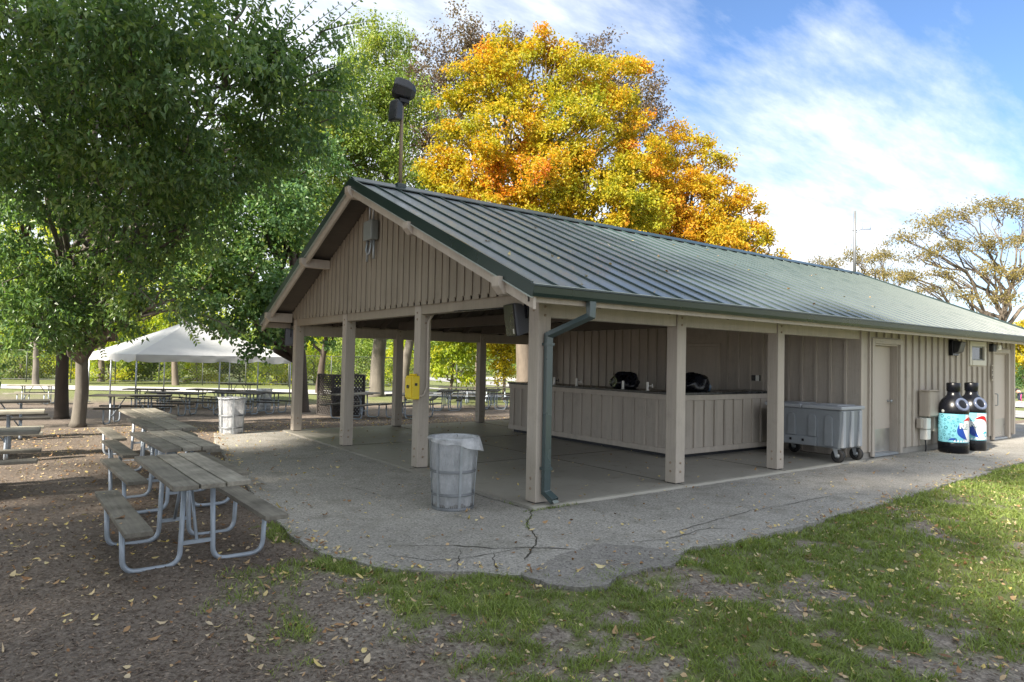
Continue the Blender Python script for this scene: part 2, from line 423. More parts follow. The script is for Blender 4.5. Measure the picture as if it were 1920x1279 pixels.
def seg_dist(x, y, pts):
    d = np.full(np.shape(x), 1e9)
    for (ax, ay), (bx, by) in zip(pts[:-1], pts[1:]):
        vx, vy = bx - ax, by - ay
        t = np.clip(((x - ax) * vx + (y - ay) * vy) / (vx * vx + vy * vy + 1e-9), 0, 1)
        d = np.minimum(d, np.hypot(x - ax - t * vx, y - ay - t * vy))
    return d
PADE = PAD + [np.array([30.0, -2.3])]
def in_pad(x, y):
    poly = [tuple(p) for p in PADE] + [(30.0, 9.0), (-1.5, 9.33)]
    x = np.asarray(x, float); y = np.asarray(y, float); r = np.zeros(x.shape, bool)
    n = len(poly)
    for i in range(n):
        (x1, y1), (x2, y2) = poly[i], poly[(i + 1) % n]
        c = ((y1 > y) != (y2 > y)) & (x < (x2 - x1) * (y - y1) / (y2 - y1 + 1e-12) + x1)
        r ^= c
    return r

def zones(x, y):
    """grass density and mulch amount at a ground point"""
    # line from the pad corner down to the bottom of the frame: wood chips on one side, patchy grass on the other
    a = np.array([-3.75, -0.75]); b = np.array([-3.30, -3.2])
    dx, dy = b - a
    side = ((x - a[0]) * dy - (y - a[1]) * dx) / math.hypot(dx, dy)      # + towards -x
    s = -side + (fbm(x, y, 1.1, 5) - 0.5) * 1.3
    lawn = smooth(-0.15, 0.75, s) * (y < 1.2) * np.where(x < -2.2, smooth(-0.35, -0.85, -np.abs(y + 9) * 0 + y), 1.0)
    dens = np.maximum(smooth(0.0, 3.4, x + 1.4 - 0.25 * (y + 3)), .5 * smooth(-3.4, -2.6, x))                    # thicker to the right
    nz = fbm(x, y, 1.5, 11, 4)
    g = smooth(0.38 - 0.12 * dens, 0.52 - 0.08 * dens, nz)
    g = g * smooth(0.33 - .16 * dens, 0.54 - .12 * dens, fbm(x, y, 3.4, 13, 3))
    far = smooth(2.8, 7.0, x) * (y < -1.5)
    g = np.maximum(g, far * smooth(0.2, 0.42, nz))
    g = g * lawn
    ed = seg_dist(x, y, PADE)
    g = np.maximum(g, (ed < 0.22) * smooth(0.42, 0.6, fbm(x, y, 2.3, 21)) * (y < .9) * (x > -2.95) * 0.9)
    # lawns beyond
    right = smooth(15.0, 16.5, x) * (y > 2.2)
    df_ = (x - CP[0]) * FWD[0] + (y - CP[1]) * FWD[1]
    left = smooth(29.5, 31.5, df_ + (fbm(x, y, 0.4, 3) - 0.5) * 3) * (y > 8)
    g = np.maximum(g, np.maximum(right, left))
    mul = (1 - lawn) * (1 - left) * (1 - right)
    return np.clip(g, 0, 1), np.clip(mul, 0, 1)

def spaced(lo, hi, f0, f1, st):
    mid = list(np.arange(f0, f1, st)); a = []; x = f0; d = st
    while x > lo: d *= 1.22; x -= d; a.append(x)
    b = []; x = mid[-1]; d = st
    while x < hi: d *= 1.22; x += d; b.append(x)
    return np.array(a[::-1] + mid + b)
xs = spaced(-900, 900, -7.5, 11.0, 0.055); ys = spaced(-900, 900, -5.6, 2.0, 0.055)
ys = np.unique(np.concatenate([ys[ys < 2.2], np.arange(2.2, 22, 0.25), ys[ys > 22]]))
X, Y = np.meshgrid(xs, ys)
Z = gz(X, Y) + ((fbm(X, Y, 3.0, 7, 4) - 0.5) * 0.045 + (fbm(X, Y, 0.6, 9, 2) - 0.5) * 0.05 - 0.01) * (np.hypot(X, Y) < 40)
nx, ny = len(xs), len(ys)
idx = np.arange(nx * ny).reshape(ny, nx)
Fq = np.stack([idx[:-1, :-1], idx[:-1, 1:], idx[1:, 1:], idx[1:, :-1]], -1).reshape(-1, 4)

m, nt, out = nt_new("soil_mulch_lawn")
tcg = nt.nodes.new("ShaderNodeTexCoord"); v = tcg.outputs["Object"]
ag = N(nt, "ShaderNodeAttribute", attribute_name="grass"); am = N(nt, "ShaderNodeAttribute", attribute_name="mulch")
na = noise(nt, v, 1.3, 6, 0.6); nb = noise(nt, v, 14, 6, 0.7); nc = noise(nt, v, 90, 4, 0.7)
vo = N(nt, "ShaderNodeTexVoronoi"); vo.inputs["Scale"].default_value = 55; nt.links.new(v, vo.inputs["Vector"]); vo.inputs["Randomness"].default_value = 1
soil = ramp(nt, na, [(0.3, (0.13, 0.108, 0.088)), (0.7, (0.30, 0.268, 0.228))])
soil = mixc(nt, 0.6, soil, ramp(nt, nb, [(0.3, (0.085, 0.068, 0.054)), (0.5, (0.21, 0.18, 0.15)), (0.72, (0.40, 0.36, 0.31))]))
mul = ramp(nt, vo.outputs["Color"], [(0.1, (0.09, 0.070, 0.057)), (0.5, (0.15, 0.128, 0.106)), (0.85, (0.245, 0.208, 0.172)), (1.0, (0.38, 0.31, 0.245))])
mul = mixc(nt, 0.5, mul, ramp(nt, nb, [(0.3, (0.10, 0.08, 0.066)), (0.7, (0.235, 0.192, 0.16))]))
lawn = ramp(nt, nb, [(0.25, (0.10, 0.10, 0.04)), (0.5, (0.13, 0.165, 0.045)), (0.85, (0.22, 0.22, 0.085))])
soil = mixc(nt, 1.0, soil, ramp(nt, vo.outputs["Color"], [(0.1, 0.6), (0.5, 1.0), (0.9, 1.3)]), 'MULTIPLY')
c1 = mixc(nt, am.outputs["Fac"], soil, mul)
gf = math_(nt, 'MULTIPLY', ag.outputs["Fac"], ramp(nt, nc, [(0.3, 0.55), (0.6, 1.0)]))
c2 = mixc(nt, gf, c1, lawn)
hgt = math_(nt, 'ADD', math_(nt, 'MULTIPLY', nb, 1.0), math_(nt, 'MULTIPLY', nc, 0.6))
hgt = math_(nt, 'ADD', hgt, math_(nt, 'MULTIPLY', vo.outputs["Distance"], 0.5))
principled(nt, out, c2, 0.92, 0, bump(nt, hgt, 0.8, 0.02), 0.2)
g_o = fast_mesh("ground", np.stack([X.ravel(), Y.ravel(), Z.ravel()], -1), Fq, m, smooth_=True)
gg, mm = zones(X.ravel(), Y.ravel())
for nme, arr in (("grass", gg), ("mulch", mm)):
    at_ = g_o.data.attributes.new(nme, 'FLOAT', 'POINT'); at_.data.foreach_set("value", arr.astype(np.float32))
tag(g_o, kind="structure")

# asphalt apron
def asphalt(name, lo, hi, spot=(0.30, 0.28, 0.25)):
    m, nt, out = nt_new(name)
    tcg = nt.nodes.new("ShaderNodeTexCoord"); v = tcg.outputs["Object"]
    na = noise(nt, v, 0.9, 7, 0.62); nb = noise(nt, v, 160, 3, 0.7); ncx = noise(nt, v, 6, 6, 0.7)
    col = ramp(nt, na, [(0.28, lo), (0.72, hi)])
    col = mixc(nt, 0.45, col, ramp(nt, nb, [(0.3, tuple(x * 0.55 for x in lo)), (0.5, hi), (0.72, spot)]))
    col = mixc(nt, ramp(nt, ncx, [(0.52, 0.0), (0.75, 0.35)]), col, tuple(x * 0.6 for x in lo))
    nd = noise(nt, v, 34, 5, 0.75)
    col = mixc(nt, 0.55, col, ramp(nt, nd, [(0.3, tuple(x * 0.62 for x in lo)), (0.5, tuple(x * 1.02 for x in hi)), (0.68, spot)]))
    ne = noise(nt, v, 0.35, 4, 0.6)
    col = mixc(nt, 1.0, col, ramp(nt, ne, [(0.35, 0.82), (0.65, 1.12)]), 'MULTIPLY')
    vo = N(nt, "ShaderNodeTexVoronoi"); vo.inputs["Scale"].default_value = 130; nt.links.new(v, vo.inputs["Vector"])
    vc = N(nt, "ShaderNodeTexVoronoi"); vc.inputs["Scale"].default_value = 70; nt.links.new(v, vc.inputs["Vector"])
    col = mixc(nt, 1.0, col, ramp(nt, vc.outputs["Color"], [(0.05, 0.45), (0.35, 0.93), (0.7, 1.04), (0.95, 1.28)]), 'MULTIPLY')
    nf = noise(nt, v, 2.3, 8, 0.72)
    col = mixc(nt, ramp(nt, nf, [(0.5, 0.0), (0.68, 0.5)]), col, (0.13, 0.125, 0.095))
    h = math_(nt, 'ADD', vo.outputs["Distance"], nb)
    principled(nt, out, col, 0.88, 0, bump(nt, h, 0.55, 0.006), 0.3)
    return m
M_asph = asphalt("old_grey_asphalt", (0.185, 0.176, 0.158), (0.335, 0.322, 0.295), (0.48, 0.455, 0.40))
M_asph2 = asphalt("newer_dark_asphalt", (0.145, 0.138, 0.126), (0.25, 0.238, 0.22), (0.36, 0.34, 0.31))
M_road = asphalt("pale_path", (0.42, 0.41, 0.39), (0.52, 0.51, 0.48), (0.55, 0.54, 0.5))
M_roadg = asphalt("grey_road", (0.26, 0.26, 0.26), (0.34, 0.34, 0.34))

def rough_loop(pts, amp, step=0.06):
    out = []
    n = len(pts)
    for i in range(n - 1):
        a, b = np.array(pts[i]), np.array(pts[i + 1]); L = np.linalg.norm(b - a); k = max(1, int(L / step))
        d = (b - a) / (L + 1e-9); nr = np.array([-d[1], d[0]])
        for j in range(k):
            p = a + (b - a) * j / k
            p = p + nr * ((fbm(p[0], p[1], 3.0, 31) - 0.5) * amp * 2 + (fbm(p[0], p[1], 14.0, 33, 2) - 0.5) * amp)
            out.append((p[0], p[1]))
    out.append(tuple(pts[-1])); return out
def catmull(pts, k=4):
    P = [np.array(p) for p in pts]; out = []
    for i in range(len(P) - 1):
        p0, p1, p2, p3 = P[max(i - 1, 0)], P[i], P[i + 1], P[min(i + 2, len(P) - 1)]
        for j in range(k):
            t = j / k
            out.append(0.5 * ((2 * p1) + (-p0 + p2) * t + (2 * p0 - 5 * p1 + 4 * p2 - p3) * t * t + (-p0 + 3 * p1 - 3 * p2 + p3) * t ** 3))
    out.append(P[-1]); return out
def sheet(name, loop, z, thick, m, kind="structure", parent=None):
    import bmesh
    bm = bmesh.new()
    vs = [bm.verts.new((x, y, z)) for x, y in loop]
    f = bm.faces.new(vs); bm.normal_update()
    if f.normal.z < 0: f.normal_flip()
    r = bmesh.ops.extrude_face_region(bm, geom=[f])
    for e in r["geom"]:
        if isinstance(e, bmesh.types.BMVert): e.co.z -= thick
    bmesh.ops.recalc_face_normals(bm, faces=bm.faces)
    bmesh.ops.triangulate(bm, faces=bm.faces)
    me = bpy.data.meshes.new(name); bm.to_mesh(me); bm.free(); me.materials.append(m)
    o = bpy.data.objects.new(name, me); COL.objects.link(o)
    if kind: o["kind"] = kind
    if parent: o.parent = parent
    return o
edge = rough_loop(catmull(PADE, 3), 0.05)
pave = sheet("pavement", edge + [(30, 1.6), (16.2, 1.6), (16.2, 0.4), (0.4, 0.4), (0.4, 9.2), (-0.9, 9.35)], -0.03, 0.09, M_asph)
pp = [onz(u, q, -0.026)[:2] for u, q in [(985, 1078), (1010, 1060), (1060, 1036), (1120, 1020), (1170, 1024), (1255, 1032), (1268, 1050), (1225, 1066), (1170, 1076), (1125, 1094), (1060, 1098), (1020, 1092), (985, 1078)]]
patch = sheet("pavement_patch", rough_loop(catmull(pp, 3), 0.075, 0.03)[:-1], -0.025, 0.06, M_asph2, kind=None, parent=pave)
# cracks with weeds in them
M_crack = mk("crack_filler", (0.05, 0.045, 0.035), 0.3, 8, 60, 0.95)
def crack(px, w0):
    pts = rough_loop([onz(u, q, -0.03)[:2] for u, q in px], 0.035, 0.03)
    V = []; 
    for i, p in enumerate(pts):
        a = np.array(pts[max(i - 1, 0)]); b = np.array(pts[min(i + 1, len(pts) - 1)]); d = b - a; d = d / (np.linalg.norm(d) + 1e-9)
        wd = w0 * (0.35 + 1.3 * vnoise(p[0], p[1], 9.0, 2)) * min(1, i / 3 + .2, (len(pts) - 1 - i) / 3 + .2)
        V += [(p[0] - d[1] * wd, p[1] + d[0] * wd, -0.026), (p[0] + d[1] * wd, p[1] - d[0] * wd, -0.026)]
    mb = MB(); mb.add(V, [(2 * i, 2 * i + 1, 2 * i + 3, 2 * i + 2) for i in range(len(pts) - 1)])
    mb.build("crack", M_crack, pave)
    return pts
CR = []
CR.append(crack([(1000, 952), (990, 985), (1008, 1010), (998, 1040), (985, 1052)], 0.007))
CR.append(crack([(760, 1024), (860, 1024), (930, 1030), (985, 1026), (1080, 1030)], 0.006))
CR.append(crack([(985, 1028), (880, 1046), (800, 1052), (720, 1040)], 0.004))
CR.append(crack([(860, 1030), (858, 1070)], 0.004)); CR.append(crack([(925, 1034), (935, 1074)], 0.004))
CR.append(crack([(1000, 958), (900, 930), (830, 900), (790, 884)], 0.006))
CR.append(crack([(1180, 1018), (1250, 1012), (1330, 990), (1380, 992)], 0.005))
CR.append(crack([(1260, 1000), (1390, 962), (1480, 945), (1560, 930)], 0.004))
CR.append(crack([(620, 905), (720, 930), (800, 925)], 0.003))

# concrete slab under the roof
mcon, nt, out = nt_new("stained_concrete")
tcg = nt.nodes.new("ShaderNodeTexCoord"); v = tcg.outputs["Object"]
na = noise(nt, v, 0.8, 8, 0.65); nb = noise(nt, v, 60, 4, 0.6); ncx = noise(nt, v, 4, 6, 0.7)
col = ramp(nt, na, [(0.28, (0.20, 0.19, 0.165)), (0.55, (0.30, 0.285, 0.25)), (0.8, (0.36, 0.345, 0.30))])
col = mixc(nt, 0.3, col, ramp(nt, nb, [(0.3, (0.20, 0.19, 0.17)), (0.7, (0.36, 0.34, 0.3))]))
col = mixc(nt, ramp(nt, ncx, [(0.55, 0.0), (0.7, 0.5)]), col, (0.14, 0.13, 0.11))
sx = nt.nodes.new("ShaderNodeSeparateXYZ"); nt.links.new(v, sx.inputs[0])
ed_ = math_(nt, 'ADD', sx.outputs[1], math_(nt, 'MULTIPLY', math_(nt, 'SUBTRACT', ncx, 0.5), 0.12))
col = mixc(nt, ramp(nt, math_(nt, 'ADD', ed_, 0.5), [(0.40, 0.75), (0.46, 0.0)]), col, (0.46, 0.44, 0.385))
principled(nt, out, col, ramp(nt, na, [(0.3, 0.4), (0.7, 0.75)]), 0, bump(nt, nb, 0.25, 0.004), 0.4)
mb = MB(); mb.prism([tuple(p) for p in rough_loop([(-0.13, -0.13), (7.55, -0.13)], 0.012, 0.05)] + [(7.55, 9.05), (-0.13, 9.05)], 'z', -0.2, 0.0)
slab = mb.build("floor_slab", mcon); tag(slab, kind="structure")
mb = MB()
for x in (2.55, 5.02): mb.box(x - .006, x + .006, -0.1, 9.0, 0.0, 0.003)
for y in (2.95, 5.9): mb.box(-.1, 7.5, y - .006, y + .006, 0.0, 0.0035)
mb.build("joint", M_crack, slab)

# ------------------------------------------------------------------ pavilion
PV = thing("pavilion", "tan board-and-batten park pavilion with open posts and a dark green metal roof", "pavilion")
S = 0.19; D3 = 8.71; WY = D3 + S; X3 = 7.63; XW = 15.485; E1, E2 = 2.48, 4.942; D1, D2 = 2.914, 5.827
YM = WY / 2; OX, OY = 0.54, 0.52; XR = 16.59; XF = 15.95
ZR = 4.64; SL = 0.430
def zr_(y): return ZR - SL * abs(y - YM)
# posts
BOLT = [None]
def post(x, y, ztop):
    mb = MB(); mb.box(x, x + S, y, y + S, 0.012, ztop)
    o = mb.build("post", M_tanpost, PV, 0.008, 2)
    for (px, py, ax) in ((x, y + S * .5, 'x'), (x + S * .5, y, 'y')):
        for z in (0.17, 0.29, 2.22, 2.32):
            if z > 2 and ax == 'x': z += 0.06
            if BOLT[0] is None:
                q = MB(); q.lathe([(0.002, -0.004), (0.018, -0.003), (0.016, 0.008), (0.006, 0.012)], 8); BOLT[0] = bo = q.build("bolt", M_rust, o)
            else:
                bo = BOLT[0].copy(); COL.objects.link(bo); bo.parent = o
            bo.matrix_local = Matrix.Translation((px, py, z)) @ (Matrix.Rotation(rad(-90), 4, 'Y') if ax == 'x' else Matrix.Rotation(rad(90), 4, 'X'))
    return o
for y in (0, D1, D2, D3): post(0, y, 2.49)
for x in (E1, E2): post(x, 0, 2.42)
for x in (E1, E2, X3 - S): post(x, D3, 2.36)
mb = MB()
for x, y in [(0, 0), (0, D1), (0, D2), (0, D3), (E1, 0), (E2, 0), (E1, D3), (E2, D3)]: mb.box(x + .02, x + S - .02, y + .02, y + S - .02, -0.0, 0.013)
mb.build("post_base", M_dkgrey, PV)
# beams
def beam(x0, x1, y0, y1, z0, z1, m=M_tan): MB().box(x0, x1, y0, y1, z0, z1).build("beam", m, PV, 0.006, 1)
ysegs = [0, D1, D2, D3]
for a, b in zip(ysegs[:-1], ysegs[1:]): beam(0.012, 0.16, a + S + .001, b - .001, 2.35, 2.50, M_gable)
for a, b in zip([0, E1, E2], [E1, E2, X3]):
    beam(a + S + .001, b - .001, 0.02, 0.16, 2.2, 2.45)
    beam(a + S + .001, b - .001 - (S if b == X3 else 0), D3 + .03, D3 + .17, 2.13, 2.36)
for x in (E1, E2):
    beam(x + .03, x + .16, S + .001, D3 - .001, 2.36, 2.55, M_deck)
# roof deck (underside), metal sheet, seams
def roof_face(sgn):
    ye = -OY if sgn < 0 else WY + OY
    ze = zr_(ye)
    return ye, ze
mb = MB()
for sgn in (-1, 1):
    ye, ze = roof_face(sgn)
    t0, t1 = 0.075, 0.03
    ym2 = YM
    mb.hexa([(-OX + .03, ye, ze - t0), (XR - .03, ye, ze - t0), (XR - .03, ym2, ZR - t0), (-OX + .03, ym2, ZR - t0)],
            [(-OX + .03, ye, ze - t1), (XR - .03, ye, ze - t1), (XR - .03, ym2, ZR - t1), (-OX + .03, ym2, ZR - t1)])
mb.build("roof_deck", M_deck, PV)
for sgn in (-1, 1):
    ye, ze = roof_face(sgn); ye2 = ye + sgn * 0.06; ze2 = zr_(ye2)
    mb = MB()
    mb.hexa([(-OX, ye2, ze2 - .026), (XR, ye2, ze2 - .026), (XR, YM, ZR - .026), (-OX, YM, ZR - .026)], [(-OX, ye2, ze2), (XR, ye2, ze2), (XR, YM, ZR), (-OX, YM, ZR)])
    rf = mb.build("roof", M_roof, PV)
    sm = MB(); x = -0.18
    while x < XR - .1:
        sm.hexa([(x - .018, ye2 - sgn * .01, ze2 + .001), (x + .018, ye2 - sgn * .01, ze2 + .001), (x + .018, YM + sgn * .04, ZR - .015), (x - .018, YM + sgn * .04, ZR - .015)],
                [(x - .009, ye2 - sgn * .01, ze2 + .030), (x + .009, ye2 - sgn * .01, ze2 + .030), (x + .009, YM + sgn * .04, ZR + .014), (x - .009, YM + sgn * .04, ZR + .014)])
        x += 0.42
    sm.build("seam", M_seam, rf)
# ridge cap
mb = MB(); c = 0.17
mb.prism([(YM - c, ZR - SL * c + .03), (YM, ZR + .055), (YM + c, ZR - SL * c + .03), (YM + c, ZR - SL * c + .048), (YM, ZR + .075), (YM - c, ZR - SL * c + .048)], 'x', -OX - .005, XR + .005)
mb.build("ridge_cap", M_green, PV)
# rake trims (green), drip edge, tan barge boards at both gables
for x0, s in ((-OX, -1), (XR, 1)):
    for sgn in (-1, 1):
        ye, ze = roof_face(sgn); ye2 = ye + sgn * .06; ze2 = zr_(ye2)
        def strip(xa, xb, top, bot, m, nm, y_in=YM, bev=0.0):
            mb = MB(); xa, xb = min(xa, xb), max(xa, xb)
            mb.hexa([(xa, ye2, ze2 + bot), (xb, ye2, ze2 + bot), (xb, y_in, ZR + bot), (xa, y_in, ZR + bot)], [(xa, ye2, ze2 + top), (xb, ye2, ze2 + top), (xb, y_in, ZR + top), (xa, y_in, ZR + top)])
            mb.build(nm, m, PV, bev)
        strip(x0 + s * .001, x0 + s * .035, 0.045, -0.115, M_green, "rake_trim")
        strip(x0 + s * .001, x0 + s * .041, -0.116, -0.13, M_lip, "drip_edge")
        strip(x0 - s * .045, x0 - s * .002, -0.08, -0.255, M_tanpost, "barge_board", bev=.004)
# fascia and gutters along both eaves
for sgn in (-1, 1):
    ye, ze = roof_face(sgn)
    MB().box(-OX + .002, XR - .002, min(ye, ye - sgn * .035), max(ye, ye - sgn * .035), 2.306, ze - .08).build("fascia", M_tanpost, PV, .003)
    y0 = ye + sgn * .002
    pr = [(y0, 2.36), (y0 + sgn * .085, 2.36), (y0 + sgn * .105, 2.395), (y0 + sgn * .115, 2.465), (y0 + sgn * .125, 2.47), (y0 + sgn * .125, 2.486), (y0 + sgn * .11, 2.486), (y0 + sgn * .10, 2.40), (y0 + sgn * .08, 2.37), (y0 + sgn * .006, 2.37), (y0 + sgn * .006, 2.48), (y0, 2.48)]
    g = MB(); g.prism(pr, 'x', -OX - .03, XR + .02).build("gutter", M_green, PV)
    l = MB(); l.box(-OX - .03, XR + .02, min(y0 + sgn * .106, y0 + sgn * .128), max(y0 + sgn * .106, y0 + sgn * .128), 2.487, 2.493).build("gutter_lip", M_lip, g.parent if hasattr(g, 'parent') else PV)
    e = MB(); e.prism([(y0, 2.36), (y0 + sgn * .09, 2.36), (y0 + sgn * .125, 2.47), (y0 + sgn * .125, 2.487), (y0, 2.52)], 'x', -OX - .038, -OX - .031).build("gutter_end_cap", M_green, PV)
# rafters under the deck
mb = MB(); x = 0.5
while x < X3:
    for sgn in (-1, 1):
        ye, ze = roof_face(sgn); yo = ye - sgn * .04
        mb.hexa([(x, yo, zr_(yo) - .22), (x + .045, yo, zr_(yo) - .22), (x + .045, YM - sgn * -.02, ZR - .22), (x, YM - sgn * -.02, ZR - .22)], [(x, yo, zr_(yo) - .076), (x + .045, yo, zr_(yo) - .076), (x + .045, YM + sgn * .02, ZR - .076), (x, YM + sgn * .02, ZR - .076)])
    x += 0.61
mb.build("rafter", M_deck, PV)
# purlin ends sticking out under the rakes (chamfered)
for y, h in ((-0.06, .20), (2.2, .17), (YM - .07, .19), (6.6, .17), (WY - .08, .20)):
    zt = min(zr_(y), zr_(y + .14)) - .082
    mb = MB(); a = -OX - .09
    mb.prism([(a, zt), (a, zt - h * .55), (a + .08, zt - h), (-0.055, zt - h), (-0.055, zt)], 'y', y, y + .14)
    mb.build("purlin_end", M_tanpost, PV, .005)
# gable siding, both ends
def gable(x, s, z0, parent_name, batten=True):
    lim = lambda y: zr_(y) - .085
    mb = MB()
    mb.prism([(0.0, z0 + .05), (WY, z0 + .05), (WY, lim(WY)), (YM, lim(YM)), (0.0, lim(0))], 'x', x, x + s * .02)
    per = .205; y = 0.02
    b = MB()
    while y + .15 < WY:
        y1 = y + .155
        t0, t1 = lim(y), lim(y1)
        zb = z0 + random.uniform(-.004, .004)
        x_a, x_b = x + s * .0201, x + s * .034
        pts = [(y, zb), (y1, zb), (y1, t1)] + ([(YM, lim(YM))] if y < YM < y1 else []) + [(y, t0)]
        b.prism(pts, 'x', x_a, x_b)
        yb = y1 - .012
        tt = min(lim(yb), lim(yb + .074))
        if tt > z0 + .08 and yb + .074 < WY: b.box(min(x_b + s * .0005, x_b + s * .018), max(x_b + s * .0005, x_b + s * .018), yb, yb + .074, z0 + .055, tt)
        y += per
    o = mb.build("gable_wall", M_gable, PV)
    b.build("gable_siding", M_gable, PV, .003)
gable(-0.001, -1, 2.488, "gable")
# enclosed rooms
T = .1
def wall_y(y0, x0, x1, z0, z1, openings, m, nm="wall"):
    """wall along x at y=y0 (outer face), with openings (xa, xb, za, zb)"""
    mb = MB(); xs_ = sorted({x0, x1} | {o[0] for o in openings} | {o[1] for o in openings})
    for a, b in zip(xs_[:-1], xs_[1:]):
        op = [o for o in openings if o[0] <= a and o[1] >= b]
        if not op: mb.box(a, b, y0, y0 + T, z0, z1)
        else:
            o = op[0]
            if o[2] > z0 + .001: mb.box(a, b, y0, y0 + T, z0, o[2])
            if o[3] < z1 - .001: mb.box(a, b, y0, y0 + T, o[3], z1)
    return mb.build(nm, m, PV)
DX0, DX1 = 8.14, 9.18
WX0, WX1, WZ0, WZ1 = 12.72, 13.50, 1.88, 2.25
QX0, QX1 = 14.12, 15.05
OPEN = [(DX0, DX1, 0.0, 2.14), (WX0, WX1, WZ0, WZ1), (QX0, QX1, 0.0, 2.10)]
ztw = 2.39
wall_y(0.03, X3 + .05, XW, 0.09, ztw, OPEN, M_tan)
MB().box(X3 + .02, DX0 - .001, .05, .12, -.06, .09).box(DX1 + .001, QX0 - .001, .05, .12, -.06, .09).box(QX1 + .001, XW - .01, .05, .12, -.06, .09).build("plinth", M_concwall, PV, .004)
b = MB(); x = X3 + .02
while x + .05 < XW:
    blk = [o for o in OPEN if x + .05 > o[0] - .12 and x < o[1] + .12]
    if x > X3 + .05:
        if not blk: b.box(x, x + .05, -.008, .0295, .09, ztw - .003)
        else:
            o = blk[0]
            if o[3] + .13 < ztw - .03: b.box(x, x + .05, -.008, .0295, o[3] + .125, ztw - .003)
            if o[2] > .3: b.box(x, x + .05, -.008, .0295, .09, o[2] - .13)
    x += .305
b.build("batten", M_tan, PV, .003)
MB().box(X3 - .001, X3 + .085, -.012, .0295, .06, 2.39).build("corner_board", M_tanpost, PV, .004)
MB().box(XW - .085, XW + .03, -.012, .0295, .06, 2.39).build("corner_board", M_tanpost, PV, .004)
# inner wall facing the open bay
iw = MB(); 
iw.prism([(.031, .0), (WY - .02, .0), (WY - .02, 2.3), (WY - .02, zr_(WY - .02) - .09), (YM, ZR - .09), (.031, zr_(.031) - .09)], 'x', X3, X3 + .1)
iw.build("wall", M_tan, PV)
b = MB(); y = .25
IDY0, IDY1 = 3.15, 4.05
while y < WY - .1:
    if not (IDY0 - .1 < y < IDY1 + .06): b.box(X3 - .038, X3 - .0005, y, y + .05, .02, zr_(y) - .3)
    y += .292
b.build("batten", M_tan, PV, .003)
d = MB().box(X3 - .03, X3 - .001, IDY0, IDY1, 0.01, 2.08).build("door", M_tan, PV, .004)
MB().box(X3 - .04, X3 - .001, IDY0 - .07, IDY0 - .002, 0.01, 2.15).box(X3 - .04, X3 - .001, IDY1 + .002, IDY1 + .07, 0.01, 2.15).box(X3 - .04, X3 - .001, IDY0 - .0015, IDY1 + .0015, 2.082, 2.15).build("door_frame", M_tan, PV, .003)
# back wall and far end wall
wall_y(WY - .12, X3 + .1, XW, 0, 2.3, [], M_tan)
MB().prism([(.131, 0), (WY - .13, 0), (WY - .13, zr_(WY - .13) - .09), (YM, ZR - .09), (.131, zr_(.131) - .09)], 'x', XW - .1, XW - .001).build("wall", M_tan, PV)
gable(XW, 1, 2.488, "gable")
# ceiling of the long wall up to the roof
MB().box(X3 + .1, XW - .1, .04, .12, 2.391, 2.56).build("wall_plate", M_deck, PV)
# doors and window
def door(x0, x1, ztop, kick, handle):
    cas = MB()
    cas.box(x0 - .1, x0 - .001, -.022, .0295, .0, ztop + .1).box(x1 + .001, x1 + .1, -.022, .0295, .0, ztop + .1).box(x0 - .0005, x1 + .0005, -.022, .0295, ztop + .001, ztop + .1)
    cas.box(x0, x0 + .03, .03, .28 if kick else .1, .0, ztop - .001).box(x1 - .03, x1, .03, .28 if kick else .1, .0, ztop - .001).box(x0 + .03, x1 - .03, .03, .28 if kick else .1, ztop - .03, ztop - .001)
    cas.build("door_frame", M_tan, PV, .004)
    yd = .17 if kick else .06
    dr = MB().box(x0 + .032, x1 - .032, yd, yd + .04, .03, ztop - .033).build("door", mk("door_paint", (0.49, 0.435, 0.385), .05, 1, 40, .5, bmp=.05), PV, .004)
    MB().box(x0 + .05, x1 - .05, yd - .004, yd - .0005, .05, .48).build("kick_plate", M_steel, dr)
    MB().box(x0 + .03, x1 - .03, .0, yd + .06, -.02, .026).build("threshold", M_galv, PV, .004)
    if handle:
        h = MB(); hp = fillet([(x0 + .16, yd - .001, 1.10), (x0 + .16, yd - .09, 1.10), (x0 + .16, yd - .09, .82), (x0 + .16, yd - .001, .82)], .03)
        h.tube(hp, .012, 8).build("handle", M_galv, dr)
        MB().lathe([(.001, 0), (.03, 0), (.028, .02), (.001, .022)], 12).move(Matrix.Translation((x0 + .11, yd - .0005, 1.28)) @ Matrix.Rotation(rad(90), 4, 'X')).build("lock", M_dkgrey, dr)
    else:
        MB().lathe([(.001, 0), (.028, 0), (.012, .02), (.012, .05), (.03, .06), (.03, .08), (.001, .09)], 12).move(Matrix.Translation((x1 - .12, yd - .0005, 1.02)) @ Matrix.Rotation(rad(90), 4, 'X')).build("handle", M_galv, dr)
    return dr
door(DX0, DX1, 2.14, True, False)
door(QX0, QX1, 2.10, False, True)
wf = MB()
wf.box(WX0 - .09, WX0 + .02, -.02, .0295, WZ0 - .1, WZ1 + .09).box(WX1 - .02, WX1 + .09, -.02, .0295, WZ0 - .1, WZ1 + .09).box(WX0 + .0205, WX1 - .0205, -.02, .0295, WZ1 - .02, WZ1 + .088).box(WX0 + .0205, WX1 - .0205, -.03, .0295, WZ0 - .1, WZ0 + .02)
win = wf.build("window", mk("window_frame_paint", (.6, .57, .5), .05, 2, 40, .5), PV, .004)
MB().box(WX0 + .02, WX1 - .02, .035, .05, WZ0 + .02, WZ1 - .02).build("pane", M_glass, win)
MB().box(WX0 + .021, WX1 - .021, .02, .028, WZ0 + .02, WZ0 + .05).box(WX0 + .021, WX1 - .021, .02, .028, WZ1 - .05, WZ1 - .02).build("sash", M_ltgrey, win)
